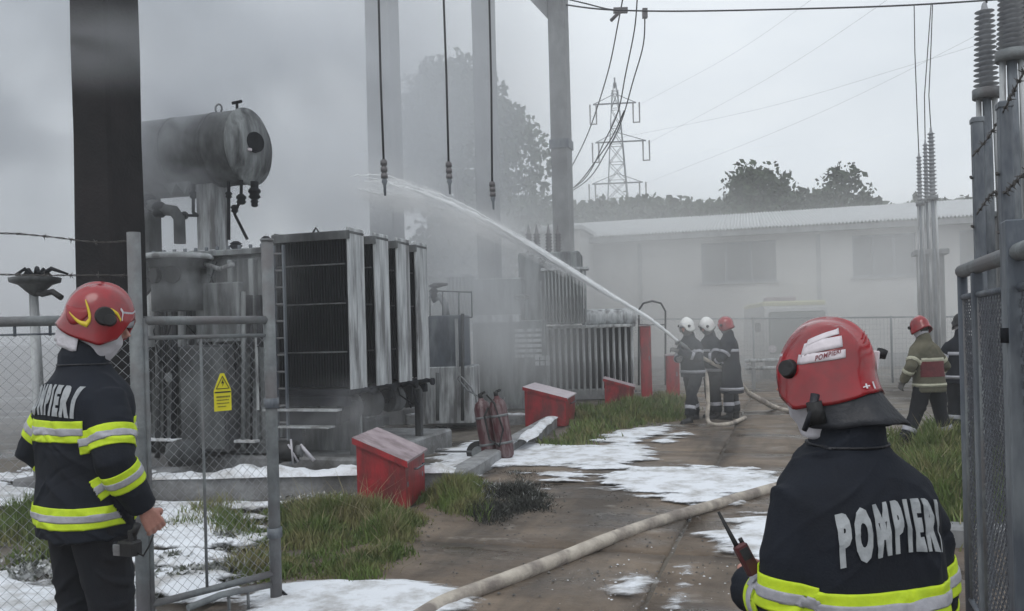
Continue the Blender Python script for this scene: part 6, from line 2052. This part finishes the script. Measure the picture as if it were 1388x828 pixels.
# lettering on the lowest bar and at the rim
def helm_text(word, p0, p1, tc_, h, m, slope=0):
    V_, F_ = text_mesh(word, 1, 1, .02)
    vs = [Mh @ (helmet_pt(R(p0 + (p1 - p0) * (v.x + .5)), tc_ - v.y * h + slope * v.x, 1, .0048) * .985) for v in V_]
    o = MB().raw(vs, F_).build('lettering', m, hel)
helm_text('POMPIERI', 266, 238, .585, .048, mat('dark_red_print', (.20, .02, .035), None, .5, 9, 0), -.055)
helm_text('+1', 214, 196, .93, .060, M_DECAL)
# lamp knob on the right and bracket, chin strap at the left
q = helmet_pt(R(140), .60)
MB().tube([Mh @ (q * .985), Mh @ ((q + Vector((.022, -.022, .006))) * .985)], .010, 8).tube([Mh @ ((q + Vector((.020, -.022, .0))) * .985), Mh @ ((q + Vector((.026, -.026, .022))) * .985)], .014, 10).build('lamp_knob', M_BLACK, hel)
q = helmet_pt(R(146), .66)
MB().box((0, 0, 0), (.012, .03, .05), Mh @ T3(q * .985 + Vector((.004, 0, 0))), .003).build('lamp_bracket', M_DECAL, hel)
q = helmet_pt(R(262), .90)
MB().tube([Mh @ (q * .985), Mh @ ((q + Vector((-.012, .0, -.05))) * .985), Mh @ ((q + Vector((-.004, .02, -.10))) * .985)], [.012, .010, .007], 8).build('chin_strap', M_LEATHER, hel)
MB().tube([Mh @ ((q + Vector((-.006, .0, -.02))) * .985), Mh @ ((q + Vector((.008, -.015, -.075))) * .985)], [.020, .024], 10).build('ear_cup', M_BLACK, hel)
for t_ in (.45, .50):
    patch('vent_slot', [[(R(198 - 16 * c), t_ + .012 * a - .05 * c) for c in np.linspace(0, 1, 5)] for a in (0, 1)], mat('dark_red_decal', (.32, .006, .012), None, .35, 5, 0), .003)
# hand radio in his left hand
rd = thing('hand_radio', 'hand radio with black antenna held by the close firefighter', 'radio', W(1012, 757, 2.25), R(10), tilt=rotM(R(-12), R(-24), 0))
MB().box((0, 0, 0), (.036, .03, .085), None, .006).build('radio_body', mat('dark_maroon_plastic', (.10, .018, .02), (.05, .012, .014), .45, 9, .1), rd)
MB().tube([(-.008, 0, .04), (-.008, 0, .06), (-.008, 0, .14)], [.007, .0065, .004], 8).build('antenna', M_BLACK, rd)
MB().tube([(.010, 0, .04), (.010, 0, .054)], .006, 8).build('knob', M_BLACK, rd)
MB().box((0, -.016, .015), (.024, .004, .03)).build('speaker_grille', M_BLACK, rd)

# ---- nozzle team in the distance
YN = 14.8
def at_px(px, Y): v = W(px, 450, Y); return (v.x, Y, 0)
kw = dict(jacket=M_JACKET, trousers=M_TROUS, gloves=True, bands='silver', group=None)
person('nozzle man in dark gear and white helmet aiming the water jet, legs apart', at_px(938, YN), R(128), s=.985, shell=M_HELMW, lean=(0, .08), head=(0, .05, 0), hpitch=R(0),
       elbows={'l': (-.28, .17, 1.14), 'r': (.26, .10, 1.12)}, wrists={'l': (-.03, .42, 1.27), 'r': (.10, .27, 1.12)},
       knees={'l': (-.14, .22, .50), 'r': (.14, -.10, .50)}, ankles={'l': (-.16, .32, .09), 'r': (.16, -.24, .09)}, hood=M_GLOVE, seed=11, **kw)
person('second hose man in dark gear and white helmet behind the nozzle man', at_px(966, 15.2), R(115), s=.985, shell=M_HELMW, lean=(0, .06), head=(0, .06, 0), hpitch=R(-12),
       elbows={'l': (-.27, .16, 1.14), 'r': (.27, .12, 1.10)}, wrists={'l': (-.05, .40, 1.14), 'r': (.08, .30, 1.02)},
       knees={'l': (-.14, .08, .50), 'r': (.14, .0, .50)}, ankles={'l': (-.16, .06, .09), 'r': (.17, -.08, .09)}, hood=M_GLOVE, seed=12, **kw)
person('third hose man in long dark coat and red helmet at the rear of the team', at_px(990, 15.0), R(70), s=.985, shell=M_HELM, lean=(0, .04), head=(0, .04, 0),
       elbows={'l': (-.27, .14, 1.12), 'r': (.29, .05, 1.12)}, wrists={'l': (-.06, .36, 1.02), 'r': (.12, .28, .96)},
       knees={'l': (-.13, .05, .50), 'r': (.13, .0, .50)}, ankles={'l': (-.17, .04, .09), 'r': (.15, -.05, .09)}, hood=M_GLOVE, long_coat=True, seed=13, **kw)
# two more at the right, in the grass
t4, _, _, _, _ = person('firefighter in striped olive and maroon jacket and red helmet walking away at the right', at_px(1258, 10.9), R(18), s=.93, shell=M_HELM, lean=(-.02, .06), head=(0, .05, 0), hpitch=R(-12),
       elbows={'l': (-.33, -.02, 1.16), 'r': (.31, .02, 1.14)}, wrists={'l': (-.34, .12, .94), 'r': (.26, .2, 1.0)}, knees={'l': (-.20, .06, .48), 'r': (.18, .0, .48)},
       ankles={'l': (-.38, .08, .10), 'r': (.28, -.05, .10)}, jacket=M_JACKETG, trousers=M_TROUS, gloves=True, bands='yellowish', seed=14)
jk4 = [c for c in kids(t4) if c.name.startswith('jacket')][0]
cut_band(jk4.data, [(Vector((0, 0, 1.17)), Vector((0, 0, 1))), (Vector((0, 0, .94)), Vector((0, 0, -1)))], lambda f: abs(f.x) < .19, .003, 'maroon_panel', mat('maroon_cloth', (.16, .03, .035), (.10, .02, .025), .85, 9, .2), jk4)
for c in kids(jk4):
    if c.name.startswith(('reflective_band', 'silver_stripe')):
        c.data.materials.clear(); c.data.materials.append(mat('cream_reflective_tape', (.50, .49, .38), (.4, .39, .3), .6, 20, .1))
person('dark clad firefighter half hidden behind the right gate post', at_px(1303, 12.0), R(-30), s=.95, shell=M_BLACK, lean=(0, .05), head=(0, .05, 0),
       wrists={'l': (-.15, .3, 1.05), 'r': (.2, .3, 1.05)}, jacket=M_JACKET, trousers=M_TROUS, gloves=True, bands='silver', seed=15)

# nozzle and water
n0, n1 = W(921, 464, 14.45), W(935, 476, 14.62)
nz_ = thing('hose_nozzle', 'metal hose nozzle held by the nozzle man', 'nozzle', n1)
dn = n0 - n1
MB().tube([Vector((0, 0, 0)), dn * .35, dn * .4, dn], [.035, .03, .045, .028], 12).build('barrel', M_GALV, nz_)
MB().tube([Vector((0, 0, 0)), Vector((0, 0, -.09))], .014, 8).build('grip', M_BLACK, nz_)
e_ = Vector((.35, .12, -.28))
tag(hose('fire_hose', 'short hose run from the nozzle back under the arms of the team', [n1, n1 + Vector((.25, .15, -.12)), W(965, 492, 14.9), W(990, 505, 15.1), W(1005, 520, 15.3), W(1015, 533, 15.4)], .032, M_HOSE), None)

def water():
    px = [(918, 462), (880, 432), (820, 395), (760, 358), (700, 322), (640, 290), (585, 266), (540, 252), (500, 243), (462, 238)]
    n = len(px) - 1
    base = smooth_path([W(x, y, 14.45 + (11.3 - 14.45) * i / n) for i, (x, y) in enumerate(px)], 16)
    base = base[:-1]; N = len(base)
    m = bpy.data.materials.new('white_water'); m.use_nodes = True
    b = m.node_tree.nodes['Principled BSDF']
    b.inputs['Base Color'].default_value = (.86, .88, .90, 1); b.inputs['Roughness'].default_value = .35
    jet = thing('water_jet', 'white water jet arching from the nozzle to the burning transformer', 'water jet', base[0])
    inv = MW[jet].inverted()
    rr = random.Random(4)
    core = MB().tube([inv @ (p + Vector((0, .012 * fbm(i * .21, 1, 1, 3), .022 * fbm(i * .27, 0, 1, 5) * (.3 + i / N)))) for i, p in enumerate(base[:int(N * .88)])], [(.026 + .012 * (i / N)) * min(1, 3 * (1 - i / (N * .88))) + .030 * fbm(i * .61, 0, 1, 2) * (.3 + i / N) for i in range(int(N * .88))], 8).build('water_core', m, jet)
    st_ = MB()
    for k in range(46):
        i0 = int(rr.uniform(0, .75) * N) if k > 10 else int(k * .02 * N); ln = int(rr.uniform(.12, .35) * N); i1 = min(N - 1, i0 + ln)
        a = rr.uniform(0, 6.28); pts, rs = [], []
        for i in range(i0, i1):
            f = i / N; sp_ = (.030 + .17 * f ** 1.5) * (.5 + .5 * math.sin((i - i0) / max(1, ln) * 3.0)) * rr.uniform(.93, 1.07)
            pts.append(inv @ (base[i] + Vector((math.cos(a + i * .03) * sp_ * .5, math.cos(a * 2 + i * .02) * sp_ * .4, math.sin(a + i * .03) * sp_ - .05 * f * f * rr.uniform(.8, 1.2)))))
            rs.append(.004 + (.006 + .010 * abs(fbm(i * .7, k, 1, 1))) * f * math.sin(math.pi * (i - i0) / max(1, i1 - i0)))
        if len(pts) > 3: st_.tube(pts, rs, 5)
    st_.build('water_strands', m, jet, kind='stuff')
    VS, FS = [], []
    o8 = [(1, 0, 0), (-1, 0, 0), (0, 1, 0), (0, -1, 0), (0, 0, 1), (0, 0, -1)]
    f8 = [(0, 2, 4), (2, 1, 4), (1, 3, 4), (3, 0, 4), (2, 0, 5), (1, 2, 5), (3, 1, 5), (0, 3, 5)]
    for k in range(22000):
        f = rr.random() ** .8 * .9; i = min(N - 2, int(f * N)); p = base[i].lerp(base[i + 1], rr.random())
        sg = .010 + .10 * f ** 1.3
        p = inv @ (p + Vector((rr.gauss(0, sg), rr.gauss(0, sg), rr.gauss(-.10 * f * f, sg * .9) - abs(rr.gauss(0, .22 * f ** 2)))))
        s_ = rr.uniform(.0012, .0045)
        b0 = len(VS)
        VS += [(p.x + a * s_ * 2.0, p.y + c * s_, p.z + d * s_) for a, c, d in o8]
        FS += [tuple(b0 + q for q in ff_) for ff_ in f8]
    mesh_obj('spray_droplets', VS, FS, m, jet, False, 'stuff')
    return base
JET = water()
# ================================================================== HAZE AND SMOKE
hb = MB().box((0, 55, 19), (400, 190, 42)).build('haze', volume_mat('haze_air', (.955, .965, .975), .0036), kind='stuff')
def smoke(label, c, r, color, dens, ns, lo=.4, hi=.62, soft=.6, rz=0):
    me = bpy.data.meshes.new('smoke')
    bm_ = bmesh.new(); bmesh.ops.create_icosphere(bm_, subdivisions=3, radius=1.0); bm_.to_mesh(me); bm_.free()
    o = bpy.data.objects.new('smoke', me); COL.objects.link(o)
    o.matrix_world = T3(c) @ rotM(0, 0, rz) @ Matrix.Diagonal((*r, 1))
    me.materials.append(volume_mat('smoke_' + str(len(bpy.data.materials)), color, dens, ns, lo, hi, soft=soft))
    return tag(o, label, kind='stuff')
smoke('grey smoke bank filling the sky behind the conservator and left column', (-10.5, 20, 9.5), (12.5, 7, 12), (.82, .845, .88), .46, .23, .30, .62, .75)
smoke('thick smoke curling round the conservator tank', W(215, 190, 10.9), (1.3, .9, 1.35), (.72, .74, .78), 2.2, 1.0, .42, .62, .8)
smoke('low smoke drifting between the transformers and the far red boxes', W(640, 440, 16.8), (3.1, 2.4, 2.8), (.88, .89, .90), .55, .35, .25, .62, .8)
smoke('pale smoke thinning in front of the big leafy tree', W(600, 250, 25), (7, 5, 8), (.93, .935, .94), .09, .2, .1, .6, .8)
smoke('thin smoke sheet drifting along the white building', W(1010, 420, 24), (12, 5, 4.5), (.89, .895, .895), .20, .2, .1, .6, .8)
smoke('thin smoke at the foot of the radiators', W(450, 570, 9.6), (1.1, .6, .6), (.75, .76, .78), .7, 1.1, .35, .65, .8)
smoke('smoke veil before the pale gantry columns', W(560, 170, 14.2), (3.6, 1.5, 5.0), (.86, .88, .91), .55, .3, .12, .6, .8)
smoke('ground mist behind the left mesh fence', W(40, 480, 13.5), (3.2, 2.5, 2.4), (.86, .87, .90), .35, .35, .15, .6, .8)
smoke('spray mist falling below the water jet', W(640, 305, 12.4), (1.5, .6, .55), (.97, .97, .97), .9, 1.1, .25, .6, .9)
smoke('spray mist cloud where the water jet breaks up over the radiators', W(520, 262, 11.4), (1.2, .7, .6), (.97, .97, .97), .9, 1.0, .2, .6, .9)
smoke('pale smoke puffing up between the conservator and the radiators', W(430, 250, 12.6), (1.9, 1.1, 1.8), (.90, .92, .95), .9, .8, .3, .6, .8)
smoke('puff of smoke crossing the top of the black column', W(150, 60, 8.0), (1.5, .5, .55), (.75, .77, .80), .8, 1.6, .32, .6, .95)
smoke('smoke sheet between the gantry columns and the far trees', W(800, 330, 27), (7, 3.5, 3.5), (.93, .935, .94), .12, .2, .1, .6, .8)
smoke('dense smoke billowing over the top of the radiators', W(400, 90, 15), (2.6, 1.6, 2.8), (.88, .90, .93), .9, .6, .40, .62, .85)
smoke('grey smoke puff trailing left of the conservator behind the black column', W(250, 80, 13), (2.6, 1.3, 1.8), (.74, .77, .81), 1.1, .7, .42, .62, .85)
# mist carried along by the jet: a ragged tube of fine spray
ms_ = MB().tube([p + Vector((0, 0, -.03 - .16 * (i / len(JET)) ** 1.5)) for i, p in enumerate(JET)][::4], [(.05 + .30 * (i / len(JET)) ** 1.4) * max(.0, min(1, (len(JET) - 4 - i) / (len(JET) * .20))) ** .8 + .0006 for i in range(len(JET))][::4], 14).build('jet_mist', None or M_SKIN, kind='stuff')
bm_ = bmesh.new(); bm_.from_mesh(ms_.data); bmesh.ops.recalc_face_normals(bm_, faces=bm_.faces[:]); bm_.to_mesh(ms_.data); bm_.free()
tag(ms_, 'fine spray drifting along the water jet')
ms_.data.materials.clear(); ms_.data.materials.append(volume_mat('jet_spray', (.98, .98, .98), 2.6, 5.5, .36, .62, radius=None, soft=.5))
smoke('thin smoke hanging round the nozzle team', W(985, 470, 13.3), (2.0, .8, 1.4), (.88, .885, .885), .38, .8, .2, .6, .85)
smoke('thin smoke veiling the far ribbed terminations', W(1235, 370, 17), (3.4, 1.6, 2.8), (.90, .905, .91), .22, .5, .2, .6, .85)
smoke('light smoke drifting across the transformer tank', W(290, 380, 9.75), (1.3, .5, 1.2), (.85, .86, .88), .55, 1.3, .42, .62, .85)
